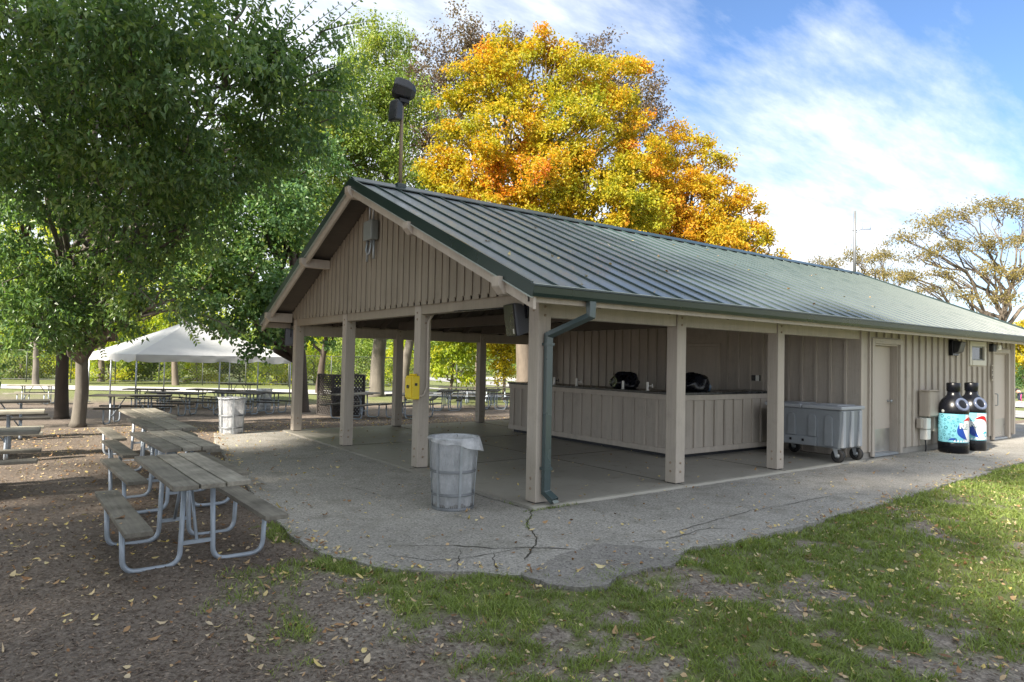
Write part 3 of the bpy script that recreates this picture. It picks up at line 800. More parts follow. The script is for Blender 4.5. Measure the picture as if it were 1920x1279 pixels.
# downspout at the front corner post
dsx, dsy = 0.115, -0.052
path = [(0.30, -0.575, 2.362), (0.30, -0.575, 2.20), (dsx, dsy, 1.98), (dsx, dsy, .14), (dsx + .03, dsy - .13, .055)]
mb = MB(); wx, wy = .10, .075
secs = []
for i, p in enumerate(path):
    p = Vector(p)
    t = ((Vector(path[i]) - Vector(path[i - 1])).normalized() if i > 0 else Vector((0, 0, -1))) + ((Vector(path[i + 1]) - Vector(path[i])).normalized() if i < len(path) - 1 else Vector((0, 0, 0)))
    t.normalize()
    # keep faces along x / across
    ax = Vector((1, 0, 0)); ax = (ax - t * ax.dot(t)).normalized(); ay = t.cross(ax)
    k = 1.0
    secs += [p + ax * (i_ * wx / 2) + ay * (j_ * wy / 2) * k for i_, j_ in ((-1, -1), (1, -1), (1, 1), (-1, 1))]
n = len(path)
mb.add(secs, [(4 * i + j, 4 * i + (j + 1) % 4, 4 * i + 4 + (j + 1) % 4, 4 * i + 4 + j) for i in range(n - 1) for j in range(4)] + [(3, 2, 1, 0)])
dso = mb.build("downspout", M_down, PV, .004)
for z in (.40, 1.86): MB().box(dsx - .06, dsx + .06, dsy - .042, -.001, z, z + .03).build("strap", M_down, dso)
MB().bar((dsx + .028, dsy - .12, .06), (dsx + .04, dsy - .16, .04), .09, .012).build("spout_lining", M_lip, dso)
# conduit on the second gable post: up from the yellow box to the beam
cp = fillet([(.0, D1 - .02, 1.10), (.06, D1 - .035, 1.10), (.125, D1 - .035, 1.22), (.125, D1 - .035, 2.26), (.19, D1 - .06, 2.36)], .06)
MB().tube(cp, .018, 8).build("conduit", M_tanpost, PV)

# ------------------------------------------------------------------ serving counter
CT = thing("serving_counter", "long tan batten-panelled serving counter with a dark top under the pavilion roof", "counter")
CX, CY, CE = 4.42, 1.62, 6.62; CH = 1.12
MB().box(CX, CX + .05, CY, CE, .07, CH).build("front_panel", M_tan, CT)
MB().box(CX + .051, X3 - .04, CY, CY + .05, .07, CH).build("side_panel", M_tan, CT)
MB().box(CX + .051, CX + .7, CE - .05, CE, .07, CH).build("end_panel", M_tan, CT)
MB().box(CX + .08, CX + .6, CY + .08, CE - .08, 0, .07).box(CX + .6, X3 - .06, CY + .08, CY + .6, 0, .07).build("kick_base", M_dkgrey, CT)
b = MB(); y = CY + .12
while y < CE - .05: b.box(CX - .032, CX - .0005, y, y + .05, .17, CH - .1); y += .292
b.build("front_batten", M_tan, CT, .003)
b = MB(); x = CX + .16
while x < X3 - .1: b.box(x, x + .05, CY - .032, CY - .0005, .17, CH - .1); x += .292
b.build("side_batten", M_tan, CT, .003)
MB().box(CX - .03, CX - .0004, CY + .001, CE, CH - .098, CH).box(CX - .03, CX - .0004, CY + .001, CE, .07, .168).build("front_rail", M_tan, CT, .003)
MB().box(CX - .03, X3 - .042, CY - .03, CY - .0004, CH - .098, CH).box(CX - .03, X3 - .042, CY - .03, CY - .0004, .07, .168).build("side_rail", M_tan, CT, .003)
MB().prism([(CX - .05, CY - .05), (X3 - .05, CY - .05), (X3 - .05, CY + .7), (CX + .72, CY + .7), (CX + .72, CE + .03), (CX - .05, CE + .03)], 'z', CH + .001, CH + .045).build("counter_top", M_counter, CT, .005)
for i, (u, q) in enumerate(((1039, 720), (1081, 722), (1168, 727), (1214, 729))):
    p = onx(u, q, 4.47)
    t = MB(); t.lathe([(.03, 0), (.03, .01), (.024, .02), (.024, .15), (.020, .16), (.001, .162)], 12, (p[0], p[1], CH + .0455))
    f = t.build("tap", M_white, CT)
    h = MB(); 
    h.tube([(p[0] + .02, p[1], CH + .13), (p[0] + .11, p[1] - .015, CH + .135)], .009, 6)
    h.tube([(p[0] + .11, p[1] - .015, CH + .175), (p[0] + .115, p[1] - .015, CH + .10)], .01, 6)
    h.tube([(p[0] + .09, p[1] - .05, CH + .135), (p[0] + .115, p[1] + .02, CH + .135)], .008, 6)
    h.build("tap_handle", M_white if i in (1, 3) else M_dkgrey, f)

# ------------------------------------------------------------------ bin bags on the counter
def blob(name, mat_, c, r, seed, label, cat, amp=.25):
    rg = np.random.default_rng(seed)
    mb = MB(); prof = []
    nseg, nr = 28, 14
    ph = rg.random(8) * 6.28
    for i in range(nr + 1):
        t = math.pi * i / nr
        for j in range(nseg):
            a = 2 * math.pi * j / nseg
            k = 1 + amp * (.5 * math.sin(3 * a + ph[0] + 2 * t) * math.sin(t) + .35 * math.sin(5 * a + ph[1] - 3 * t) * math.sin(t) + .3 * math.sin(2 * a + ph[2]) + .12 * math.sin(11 * a + ph[3] + 5 * t) * math.sin(t))
            z = -math.cos(t); z = max(z, -.55); st_ = math.sin(t) ** .55
            mb.v.append((c[0] + r[0] * k * st_ * math.cos(a), c[1] + r[1] * k * st_ * math.sin(a), c[2] + r[2] * (z + .55) * (1 + .22 * math.sin(2 * a + ph[4]) + .10 * math.sin(7 * a + ph[5] + 3 * t))))
    for i in range(nr):
        for j in range(nseg):
            mb.f.append((i * nseg + j, i * nseg + (j + 1) % nseg, (i + 1) * nseg + (j + 1) % nseg, (i + 1) * nseg + j)); mb.sm.append(True)
    o = mb.build(name, mat_)
    return tag(o, label, cat)
p1 = onz(1175, 724, CH + .05); p2 = onz(1325, 731, CH + .05)
blob("rubbish_bag", M_bag, (4.85, 3.30, CH + .05), (.22, .33, .165), 4, "slumped black rubbish bag on the counter behind the taps", "rubbish bag")
bg2 = blob("rubbish_bag", M_bag, (5.34, 1.98, CH + .05), (.31, .24, .175), 9, "glossy black rubbish bag with a blue tied end near the counter corner", "rubbish bag")
bl = MB(); bl.lathe([(.02, 0), (.05, .03), (.085, .10), (.07, .18), (.03, .22), (.005, .23)], 14).move(Matrix.Translation((5.66, 1.88, CH + .047)) @ Matrix.Scale(.8, 4) @ Matrix.Rotation(rad(-25), 4, 'Y'))
k = bl.build("tied_end", mk("blue_grey_plastic", (.10, .15, .22), .2, 8, 40, .3, bmp=.3)); k.parent = bg2
# wall outlet between battens
ol = thing("wall_outlet", "pale wall socket plate with two dark covers on the shaded batten wall above the counter", "wall socket")
po = onx(1420, 709, X3 - .02)
MB().box(X3 - .025, X3 - .001, po[1] - .04, po[1] + .04, po[2] - .06, po[2] + .06).build("plate", M_white, ol, .004)
MB().box(X3 - .03, X3 - .001, po[1] - .13, po[1] - .045, po[2] - .06, po[2] + .06).build("cover", M_black, ol, .004)
MB().box(X3 - .03, X3 - .001, po[1] + .045, po[1] + .13, po[2] - .06, po[2] + .06).build("cover", M_black, ol, .004)

# ------------------------------------------------------------------ gable fittings
jb = thing("junction_box", "grey metal junction box with conduits hanging under the gable peak", "junction box")
q = onx(690, 433, -.16)
jy, jz = q[1] - .05, q[2]
MB().box(-.20, -.06, jy - .17, jy + .17, jz - .17, jz + .17).build("box", M_ltgrey, jb, .02, 2)
c = MB()
for dy in (-.09, .05): c.tube([(-.13, jy + dy, jz + .171), (-.13, jy + dy, jz + .62)], .02, 8)
c.build("conduit", M_galv, jb)
c = MB(); c.tube(fillet([(-.14, jy + .1, jz - .171), (-.16, jy + .12, jz - .35), (-.14, jy + .02, jz - .42), (-.13, jy - .04, jz - .171)], .05), .02, 6)
c.tube([(-.12, jy + .14, jz - .171), (-.12, jy + .15, jz - .52)], .022, 6); c.tube([(-.12, jy - .11, jz - .171), (-.13, jy - .14, jz - .50)], .022, 6)
c.build("cable", M_galv, jb)
# loudspeakers under the eaves
def speaker(loc, rz, label):
    t = thing("loudspeaker", label, "loudspeaker", loc, rz, "loudspeakers under the eaves")
    # front face towards -y (local), tapering to the back
    w0, w1, h0, h1, dd = .17, .10, .21, .15, .30
    b = MB(); b.hexa([(-w0, 0, -h0), (w0, 0, -h0), (w1, dd, -h1), (-w1, dd, -h1)], [(-w0, 0, h0), (w0, 0, h0), (w1, dd, h1), (-w1, dd, h1)])
    b.build("cabinet", M_spk, t, .03, 3)
    MB().box(-w0 + .012, w0 - .012, -.014, .004, -h0 + .012, h0 - .012).build("front_grille", M_black, t, .012, 2)
    MB().box(w0 - .075, w0 - .045, -.017, -.0145, -h0 + .04, -h0 + .10).build("badge", M_white, t)
    br = MB(); pth = fillet([(-w0 - .03, dd * .45, .0), (-w0 - .03, dd * .45, h0 + .07), (w0 + .03, dd * .45, h0 + .07), (w0 + .03, dd * .45, .0)], .05)
    for a, b_ in zip(pth[:-1], pth[1:]): br.bar(a, b_, .05, .012, (0, 1, 0))
    br.build("bracket", M_black, t)
    return t
sp = onx(965, 597, .1)
s1 = speaker((-.05, .50, 2.17), rad(-58), "dark loudspeaker with pale badge hanging beside the corner post with the downspout")
s1.rotation_euler = (rad(8), rad(0), rad(-104))
s2 = speaker((-.05, WY + .30, 2.10), rad(-120), "dark loudspeaker hanging under the far eave corner above the white tent")
MB_c = MB().tube(fillet([(-.02, .35, 2.33), (-.02, 1.2, 2.34), (-.012, 1.9, 2.352)], .1), .008, 6)
cw = MB_c.build("speaker_cable", M_black); cw.parent = PV
# yellow call box
yb = thing("emergency_box", "bright yellow metal box mounted on the second gable post from the downspout", "utility box", (0, D1 + .06, 1.24))
MB().box(-.13, -.001, -.10, .12, -.19, .17).build("case", M_yellow, yb, .015, 2)
MB().box(-.150, -.131, -.085, .105, -.165, .145).build("door", M_yellow, yb, .012, 2)
MB().box(-.10, -.03, -.06, .08, .171, .20).build("top_cap", M_yellow, yb, .012, 2)
MB().box(-.165, -.1505, -.03, .03, -.02, .03).build("latch", M_dkgrey, yb, .004)
MB().box(-.09, -.05, -.109, -.101, .02, .06).build("keyhole_plate", M_dkgrey, yb)
# loudspeaker pole on the ridge
rp = thing("speaker_pole", "rusty pole on the roof ridge carrying two black horn loudspeakers", "speaker pole", (.36, YM, ZR))
MB().tube([(0, 0, .02), (.0, .01, 1.62)], .033, 10).build("pole", mk("rust_streaked_pole", (.26, .20, .14), .3, 4, 30, .6, metal=.3, stretch=(1, 1, .2)), rp)
MB().box(-.09, .09, -.07, .07, -.02, .10).build("flashing", M_green, rp, .01)
def horn(z, rz, sc, nm_parent):
    h = MB()
    prof = [(.09, -.20), (.10, -.12), (.15, -.02), (.185, .10), (.17, .14)]
    # boxy weatherproof cabinet: octagonal lathe along local y
    q = MB(); q.lathe([(.001, -.235), (.07, -.23), (.135, -.18), (.175, -.08), (.18, .06), (.15, .13), (.14, .10), (.001, .02)], 7, sm=False)
    q.move(Matrix.Translation((0, 0, z)) @ Matrix.Rotation(rz, 4, 'Z') @ Matrix.Rotation(rad(-14), 4, 'X') @ Matrix.Translation((0, -.02, 0)) @ Matrix.Rotation(rad(90), 4, 'X') @ Matrix.Scale(sc, 4))
    o = q.build("horn_speaker", M_dkgrey, nm_parent, .01)
    return o
h1 = horn(1.78, rad(-118), 1.1, rp)
MB().box(-.1, .1, -.09, .09, 1.52, 1.60).tube([(0, 0, 1.5), (0, 0, 1.7)], .05, 8).build("bracket", M_black, rp, .01)
q = MB().hexa([(-.11, -.24, 1.16), (.11, -.24, 1.16), (.09, -.05, 1.2), (-.09, -.05, 1.2)], [(-.11, -.2, 1.55), (.11, -.2, 1.55), (.09, -.05, 1.5), (-.09, -.05, 1.5)]); q.move(Matrix.Rotation(rad(-75), 4, 'Z')); q.build("box_speaker", M_dkgrey, rp, .03, 2)
MB().tube(fillet([(.06, .02, 1.2), (.16, .06, 1.5), (.14, .06, 1.8)], .08), .008, 6).build("cable", M_black, rp)
# antenna at the far ridge end
M_mast = mk("weathered_mast_steel", (.17, .18, .19), .1, 5, 40, .5, metal=.3)
an = thing("antenna", "thin steel antenna mast with a side arm at the far end of the ridge", "antenna", (16.25, YM, ZR))
MB().tube([(0, 0, -.02), (0, 0, .75), (0, 0, 2.0)], [.05, .045, .04], 8).build("mast", M_mast, an)
MB().tube(fillet([(0, 0, 1.28), (.15, -.12, 1.42), (.42, -.30, 1.43)], .06), .012, 6).tube([(.18, -.14, 1.43), (.18, -.14, 1.62)], .007, 5).tube([(.40, -.29, 1.43), (.40, -.29, 1.58)], .007, 5).tube([(-.08, .05, 1.38), (.06, -.04, 1.38)], .016, 6).build("arm", M_mast, an)
# fittings on the long wall
fl = thing("wall_light", "dark wedge-shaped wall light under the eave above the bottle bins", "wall light")
MB().prism([(-.06, 2.02), (-.16, 2.06), (-.22, 2.28), (-.06, 2.31)], 'x', 11.58, 11.86).build("housing", M_dkgrey, fl, .015, 2)
MB().box(11.56, 11.88, -.06, .028, 1.98, 2.33).build("back_plate", M_black, fl, .01)
el = thing("emergency_light", "small white security light beside the window over the far door", "security light")
MB().box(13.78, 14.0, -.10, .028, 2.12, 2.30).build("housing", M_dkgrey, el, .015)
MB().box(14.02, 14.18, -.14, .0, 2.17, 2.30).build("lamp_head", M_white, el, .015)
MB().bar((14.0, -.05, 2.22), (14.02, -.05, 2.22), .04, .04).build("arm", M_dkgrey, el)
nm = thing("door_number_plaque", "narrow dark plaque on the batten wall beside the far door", "plaque")
MB().box(13.93, 14.0, -.02, -.0085, 1.42, 1.80).build("plate", M_tanpost, nm, .003)
g = MB()
for z in (1.50, 1.62, 1.73):
    g.tube([(13.965 + .022 * math.cos(a), -.0225, z + .034 * math.sin(a)) for a in np.linspace(.6, 5.4, 12)], .006, 5)
g.build("raised_mark", M_black, nm)
mbx = thing("meter_cabinet", "tall tan electrical cabinet on the batten wall between the near door and the bottle bins", "electrical cabinet")
MB().box(10.03, 10.50, -.20, -.0085, .70, 1.22).build("case", M_tanpost, mbx, .008)
MB().box(10.045, 10.485, -.212, -.2005, .72, 1.20).build("door", M_tanpost, mbx, .006)
MB().box(10.0, 10.53, -.23, -.0085, 1.2205, 1.24).build("hood", M_tanpost, mbx, .004)
mb2 = thing("socket_boxes", "cluster of small grey and white socket boxes with a hanging cable below the tan cabinet", "socket boxes")
MB().box(9.90, 10.02, -.10, -.0085, .46, .66).build("tan_box", M_tanpost, mb2, .008)
MB().box(10.03, 10.22, -.16, -.0085, .44, .67).build("socket_box", M_white, mb2, .015, 2)
MB().box(10.06, 10.24, -.15, -.0085, .22, .43).build("socket_box", M_white, mb2, .015, 2)
MB().box(10.42, 10.62, -.14, -.0085, .38, .68).build("tan_box", M_tanpost, mb2, .008)
MB().tube(fillet([(10.15, -.08, .22), (10.16, -.09, .05), (10.2, -.06, -.05)], .05), .012, 6).tube([(10.3, -.06, .69), (10.32, -.06, .42)], .02, 6).build("cable", M_dkgrey, mb2)

# ------------------------------------------------------------------ bottle-shaped recycling bins
M_lab = mk("pale_blue_label", (.17, .44, .54), .25, 7, 20, .3, bmp=.0, dirt=(.12, .45, .55), dirt_amt=.6)
M_blue = mk("label_blue", (.008, .05, .30), .05, 4, 40, .3, bmp=0)
M_red = mk("label_red", (.5, .008, .014), .05, 4, 40, .3, bmp=0)
M_cyan = mk("label_cyan", (.05, .48, .62), .1, 4, 40, .3, bmp=0)
M_teal = mk("label_teal", (.02, .12, .15), .1, 4, 40, .3, bmp=0)
M_lwhite = mk("label_white", (.66, .69, .72), .03, 4, 40, .3, bmp=0)
RB = .27
def wrap(polys, z0, off):
    """polys in (u metres around, v height); u=0 at local -y, wraps on the cylinder"""
    mb = MB()
    for P, fs in polys:
        mb.add([((RB + off) * math.sin(u / RB), -(RB + off) * math.cos(u / RB), z0 + v) for u, v in P], fs)
    return mb
def ringp(cu, cv, r, w_, n=12):
    P = [(cu + rr * math.cos(2 * math.pi * i / n), cv + rr * math.sin(2 * math.pi * i / n)) for rr in (r, r - w_) for i in range(n)]
    return P, [(i, (i + 1) % n, n + (i + 1) % n, n + i) for i in range(n)]
def crescent(p0, p1, b1, b2, n=14):
    """between two arcs from p0 to p1 with bulges b1,b2"""
    def arc(b):
        d = (p1[0] - p0[0], p1[1] - p0[1]); nr = (-d[1], d[0]); o = []
        for i in range(n + 1):
            t = i / n; k = 4 * t * (1 - t) * b
            o.append((p0[0] + d[0] * t + nr[0] * k, p0[1] + d[1] * t + nr[1] * k))
        return o
    A, B = arc(b1), arc(b2); R_ = 8
    P = [(a_[0] + (c_[0] - a_[0]) * k / R_, a_[1] + (c_[1] - a_[1]) * k / R_) for k in range(R_ + 1) for a_, c_ in zip(A, B)]
    return P, [(k * (n + 1) + i, k * (n + 1) + i + 1, (k + 1) * (n + 1) + i + 1, (k + 1) * (n + 1) + i) for k in range(R_) for i in range(n)]
def text_poly(s, size):
    cu = bpy.data.curves.new("lettering", 'FONT'); cu.body = s; cu.size = size; cu.resolution_u = 3; cu.offset = size * .035
    o = bpy.data.objects.new("lettering", cu); COL.objects.link(o)
    dg = bpy.context.evaluated_depsgraph_get(); me = bpy.data.meshes.new_from_object(o.evaluated_get(dg))
    V = [(v.co.x, v.co.y) for v in me.vertices]; Fc = [tuple(p.vertices) for p in me.polygons]
    bpy.data.objects.remove(o); bpy.data.meshes.remove(me); bpy.data.curves.remove(cu)
    return V, Fc
TXT = text_poly("RE", .145)
def bottle(loc, rz, label, lr=0.0):
    t = thing("bottle_bin", label, "recycling bin", loc, rz, "bottle shaped recycling bins")
    MB().lathe([(.001, 0), (.25, 0), (.272, .03), (.275, .20), (.266, .225)], 40).build("base", M_black, t)
    MB().lathe([(RB, .2255), (RB, .80)], 48, capb=False, capt=False).build("label", M_lab, t)
    MB().lathe([(.266, .801), (.276, .82), (.276, .86), (.270, .93), (.250, 1.00), (.215, 1.07), (.170, 1.125), (.128, 1.165), (.112, 1.20), (.110, 1.25)], 40).build("shoulder", M_black, t)
    MB().lathe([(.109, 1.2505), (.124, 1.26), (.128, 1.41), (.115, 1.43), (.001, 1.435)], 32).build("cap", M_black, t)
    # deposit opening: ring with a dark mouth
    a = rad(35)
    R = Matrix.Rotation(a, 4, 'Z') @ Matrix.Translation((0, -.205, .985)) @ Matrix.Rotation(rad(66), 4, 'X')
    MB().lathe([(.135, -.06), (.142, .035), (.128, .055), (.09, .04), (.075, .01), (.075, -.04)], 28, capb=False, capt=False).move(R).build("opening_rim", mk("dark_blue_grey_plastic", (.09, .11, .17), .1, 3, 40, .3), t)
    MB().lathe([(.001, .012), (.076, .012)], 20, capb=False, capt=False).move(R).build("opening", M_rubber, t)
    R2 = Matrix.Rotation(rad(-48), 4, 'Z') @ Matrix.Translation((0, -.277, .85)) @ Matrix.Rotation(rad(90), 4, 'X')
    MB().lathe([(.001, .004), (.03, .003), (.034, 0)], 14).move(R2).build("sticker", M_ltgrey, t)
    # label artwork
    LR = Matrix.Rotation(lr, 4, 'Z')
    lf = lambda v: .13 - .07 * math.sin(math.pi * min(1, v / .5))
    wrap([([(lf(v) + (.50 - lf(v)) * i / 10, v) for v in np.linspace(.02, .56, 10) for i in range(11)], [(11 * r_ + i, 11 * r_ + i + 1, 11 * r_ + 12 + i, 11 * r_ + 11 + i) for r_ in range(9) for i in range(10)])], .2255, .0014).move(LR).build("label_white_panel", M_lwhite, t)
    wrap([crescent((.03, .42), (.17, .05), -.03, -.36)], .2255, .003).move(LR).build("label_blue_swoosh", M_blue, t)
    wrap([crescent((.07, .43), (.40, .33), .40, .17)], .2255, .003).move(LR).build("label_red_swoosh", M_red, t)
    wrap([crescent((.24, .12), (.40, .14), .35, .12), ringp(.33, .12, .05, .015)], .2255, .003).move(LR).build("label_cyan_swirl", M_cyan, t)
    wrap([crescent((-.20, .03), (-.03, .03), .34, .10)], .2255, .003).move(LR).build("label_blue_wave", M_blue, t)
    rg = np.random.default_rng(5)
    rings = []; pts = []
    for k in range(400):
        cu, cv, r = rg.uniform(-.46, -.02), rg.uniform(.05, .53), rg.choice([.014, .02, .03, .04])
        if cu > -.06 + (cv - .3) * .3 and cv > .1: continue
        if any(math.hypot(cu - a_, cv - b_) < r + c_ + .012 for a_, b_, c_ in pts): continue
        pts.append((cu, cv, r)); rings.append(ringp(cu, cv, r, r * .42, 6 if r > .025 else 10))
        if len(pts) > 52: break
    wrap(rings, .2255, .002).move(LR).build("label_ring_pattern", M_teal, t)
    wrap([([(u - .005, v + .29) for u, v in TXT[0]], TXT[1])], .2255, .011).move(LR).build("label_lettering", M_lwhite, t)
    wrap([([(u + .006, v + .279) for u, v in TXT[0]], TXT[1])], .2255, .0095).move(LR).build("lettering_shadow", M_teal, t)
    wr = []
    for i in range(9):
        u0 = -.1 + .055 * i; wr.append(([(u0, .012), (u0 + .03, .012), (u0 + .042, .045), (u0 + .012, .05)], [(0, 1, 2, 3)]))
    wrap(wr, .2255, .0032).move(LR).build("label_foot_pattern", M_lwhite, t)
    return t
bottle((10.62, -.42, -.03), rad(-62), "black bottle-shaped recycling bin with blue label next to the electrical cabinet", rad(14))
bottle((11.54, -.42, -.03), rad(-62), "black bottle-shaped recycling bin with blue label on the side of the far door", rad(-14))

# ------------------------------------------------------------------ wheeled cart
CA = thing("wheeled_cart", "grey plastic wheeled ice cart with lids parked against the batten wall", "cart", (6.62, -.16, 0))
L_, W_ = 1.44, .76
b = MB()
b.hexa([(.03, .03, .24), (W_ - .03, .03, .24), (W_ - .03, L_ - .03, .24), (.03, L_ - .03, .24)], [(0, 0, .92), (W_, 0, .92), (W_, L_, .92), (0, L_, .92)])
b.build("tub", M_cart, CA, .03, 3)
for y0, y1 in ((0, L_ * .5 - .01), (L_ * .5 + .01, L_)):
    MB().box(-.03, W_ + .03, y0 - (.03 if y0 == 0 else 0), y1 + (.03 if y1 == L_ else 0), .921, .985).build("lid", M_cartlid, CA, .018, 2)
    MB().box(.08, W_ - .08, y0 + .10, y1 - .1, .9852, 1.0).build("lid_recess", M_cartlid, CA, .01)
def arch(y, w_, z0, z1):
    pts = [(y - w_ / 2, z0), (y + w_ / 2, z0)] + [(y + w_ / 2 * math.cos(a), z1 - w_ / 2 + w_ / 2 * math.sin(a)) for a in np.linspace(0, math.pi, 9)]
    return pts
b = MB()
for y in (.22, .52, .92, 1.22): b.prism(arch(y, .15, .42 if y != .22 else .28, .82), 'x', -.022, .028)
b.box(-.03, .03, .44, L_ - .36, .255, .41)
b.build("side_rib", M_cart, CA, .012, 2)
b = MB()
for x in (.05, .33, .62): b.box(x, x + .10, -.02, .03, .26, .90)
b.build("end_rib", M_cartlid, CA, .012, 2)
for y in (.66, .90): MB().box(-.040, -.031, y, y + .045, .32, .365).build("drain_plug", M_black, CA, .004)
for (x, y) in ((.06, .10), (W_ - .06, .10), (.06, L_ - .14), (W_ - .06, L_ - .14)):
    wq = MB().lathe([(.055, -.03), (.10, -.034), (.118, -.02), (.118, .02), (.10, .034), (.055, .03), (.05, -.03)], 22, capb=False, capt=False)
    wq.move(Matrix.Translation((x, y - .02, .119)) @ Matrix.Rotation(rad(90), 4, 'Y'))
    wo_ = wq.build("wheel", M_rubber, CA)
    h = MB().lathe([(.001, -.034), (.02, -.034), (.025, -.02), (.054, -.018), (.054, .018), (.025, .02), (.02, .034), (.001, .034)], 14).move(Matrix.Translation((x, y - .02, .119)) @ Matrix.Rotation(rad(90), 4, 'Y'))
    h.build("rim", M_galv, wo_)
    f = MB()
    for s in (-1, 1): f.hexa([(x + s * .042 - .003, y - .045, .10), (x + s * .042 + .003, y - .045, .10), (x + s * .042 + .003, y + .005, .10), (x + s * .042 - .003, y + .005, .10)], [(x + s * .042 - .003, y - .03, .235), (x + s * .042 + .003, y - .03, .235), (x + s * .042 + .003, y + .05, .235), (x + s * .042 - .003, y + .05, .235)])
    f.box(x - .05, x + .05, y - .05, y + .06, .2355, .245)
    f.build("caster_fork", M_galv, wo_)

# ------------------------------------------------------------------ litter baskets
M_liner, nt, out = nt_new("clear_bin_liner")
v = coord(nt); n0 = noise(nt, v, 9, 6, .7); v3 = coord(nt, (1, 1, .5)); n1_ = noise(nt, v3, 11, 6, .7)
pr = principled(nt, None, ramp(nt, n1_, [(.3, (.42, .44, .47)), (.7, (.74, .75, .77))]), .28, 0, bump(nt, n1_, .9, .02), .6)
tr = nt.nodes.new("ShaderNodeBsdfTransparent"); mx = nt.nodes.new("ShaderNodeMixShader")
nt.links.new(ramp(nt, n0, [(.3, .52), (.7, .82)]), mx.inputs[0]); nt.links.new(tr.outputs[0], mx.inputs[1]); nt.links.new(pr.outputs[0], mx.inputs[2]); nt.links.new(mx.outputs[0], out.inputs[0])
M_hoop = mk("dark_galvanised_band", (0.16, 0.17, 0.18), 0.2, 10, 90, 0.5, metal=0.4)
def basket(name):
    t = bpy.data.objects.new("litter_basket", None); COL.objects.link(t); t.empty_display_size = .1
    H_, r0, r1 = .80, .24, .282
    rr = lambda z: r0 + (r1 - r0) * z / H_
    ms = MB()
    n = 64
    # expanded-metal wall: thin slanted strips in two directions
    for dirn in (-1, 1):
        for j in range(n):
            V = []
            for k in range(9):
                z = .03 + (H_ - .05) * k / 8; a = 2 * math.pi * j / n + dirn * .5 * k / 8
                for da in (-.006, .006): V.append((rr(z) * math.cos(a + da), rr(z) * math.sin(a + da), z))
            ms.add(V, [(2 * k, 2 * k + 1, 2 * k + 3, 2 * k + 2) for k in range(8)])
    ms.build("mesh_wall", M_galv, t)
    hoop = MB()
    for z, h in ((.0, .035), (.16, .03), (.42, .03), (.78, .03)):
        hoop = MB().lathe([(rr(z) + .004, z), (rr(z + h) + .005, z + h), (rr(z + h) - .004, z + h), (rr(z) - .004, z), (rr(z) + .004, z)], 40, capb=False, capt=False)
        hoop.build("hoop", M_hoop, t)
    ribs = MB()
    for j in range(6):
        a = 2 * math.pi * j / 6 + .3
        ribs.bar((rr(0) * math.cos(a), rr(0) * math.sin(a), .01), ((rr(H_) + .004) * math.cos(a), (rr(H_) + .004) * math.sin(a), H_), .03, .008, (math.cos(a), math.sin(a), 0))
    ribs.build("upright_strip", M_galv, t)
    hoop2 = MB(); hoop2.tube([((r1 + .005) * math.cos(a), (r1 + .005) * math.sin(a), H_ + .005) for a in np.linspace(0, 2 * math.pi, 41)], .011, 6, cap=False)
    hoop2.build("rim", M_galv, t)
    ln = MB(); rg = np.random.default_rng(11); nseg = 64
    ph = rg.random(6) * 6.28
    zs = [.04, .15, .3, .45, .6, .72, .80]
    for i, z in enumerate(zs):
        for j in range(nseg):
            a = 2 * math.pi * j / nseg
            w_ = .012 * math.sin(5 * a + ph[0] + z * 4) + .008 * math.sin(11 * a + ph[1] - z * 7) + .006 * math.sin(19 * a + ph[2])
            ln.v.append(((rr(z) - .022 + w_ * .8) * math.cos(a), (rr(z) - .022 + w_ * .8) * math.sin(a), z))
    # folded over the rim and hanging down outside, longer on one side
    for st in range(1, 4):
        for j in range(nseg):
            a = 2 * math.pi * j / nseg
            drop = (.018 + .135 * max(0, math.cos(a + .8)) ** 2.2 + .05 * max(0, math.cos(a + 2.4)) ** 2 + .006 * math.sin(7 * a)) * (st - 1) / 2
            r = r1 + .014 + .006 * math.sin(9 * a + ph[3] + st) * (st - 1) + (.025 * max(0, math.cos(a + .7)) ** 2) * (st - 1)
            ln.v.append((r * math.cos(a), r * math.sin(a), H_ + .018 - drop))
    rows = len(zs) + 3
    for i in range(rows - 1):
        for j in range(nseg):
            ln.f.append((i * nseg + j, i * nseg + (j + 1) % nseg, (i + 1) * nseg + (j + 1) % nseg, (i + 1) * nseg + j)); ln.sm.append(True)
    ln.build("liner", M_liner, t)
    lt = MB(); lt.lathe([(.001, .015), (.22, .012), (.23, .05), (.20, .09), (.1, .11), (.001, .10)], 20)
    lt.build("litter", mk("crumpled_litter", (.20, .19, .18), .5, 12, 30, .8, bmp=.8), t)
    return t
b0 = basket("litter_basket"); b0.location = (-.83, .485, -.03)
tag(b0, "wire mesh litter basket with a clear liner on the asphalt beside the pavilion corner", "litter basket", "wire litter baskets")
b1_ = copy_tree(b0); b1_.location = (-1.20, 9.15, -.07); b1_.rotation_euler = (0, 0, 2.2)
tag(b1_, "wire mesh litter basket with a clear liner on bare ground in front of the tent", "litter basket", "wire litter baskets")
p = at(496, 745, 25.5); b2_ = copy_tree(b0); b2_.location = (p[0], p[1], gz1(p[0], p[1])); b2_.rotation_euler = (0, 0, 4.2)
tag(b2_, "wire mesh litter basket half hidden behind a dark table at the tent edge", "litter basket", "wire litter baskets")

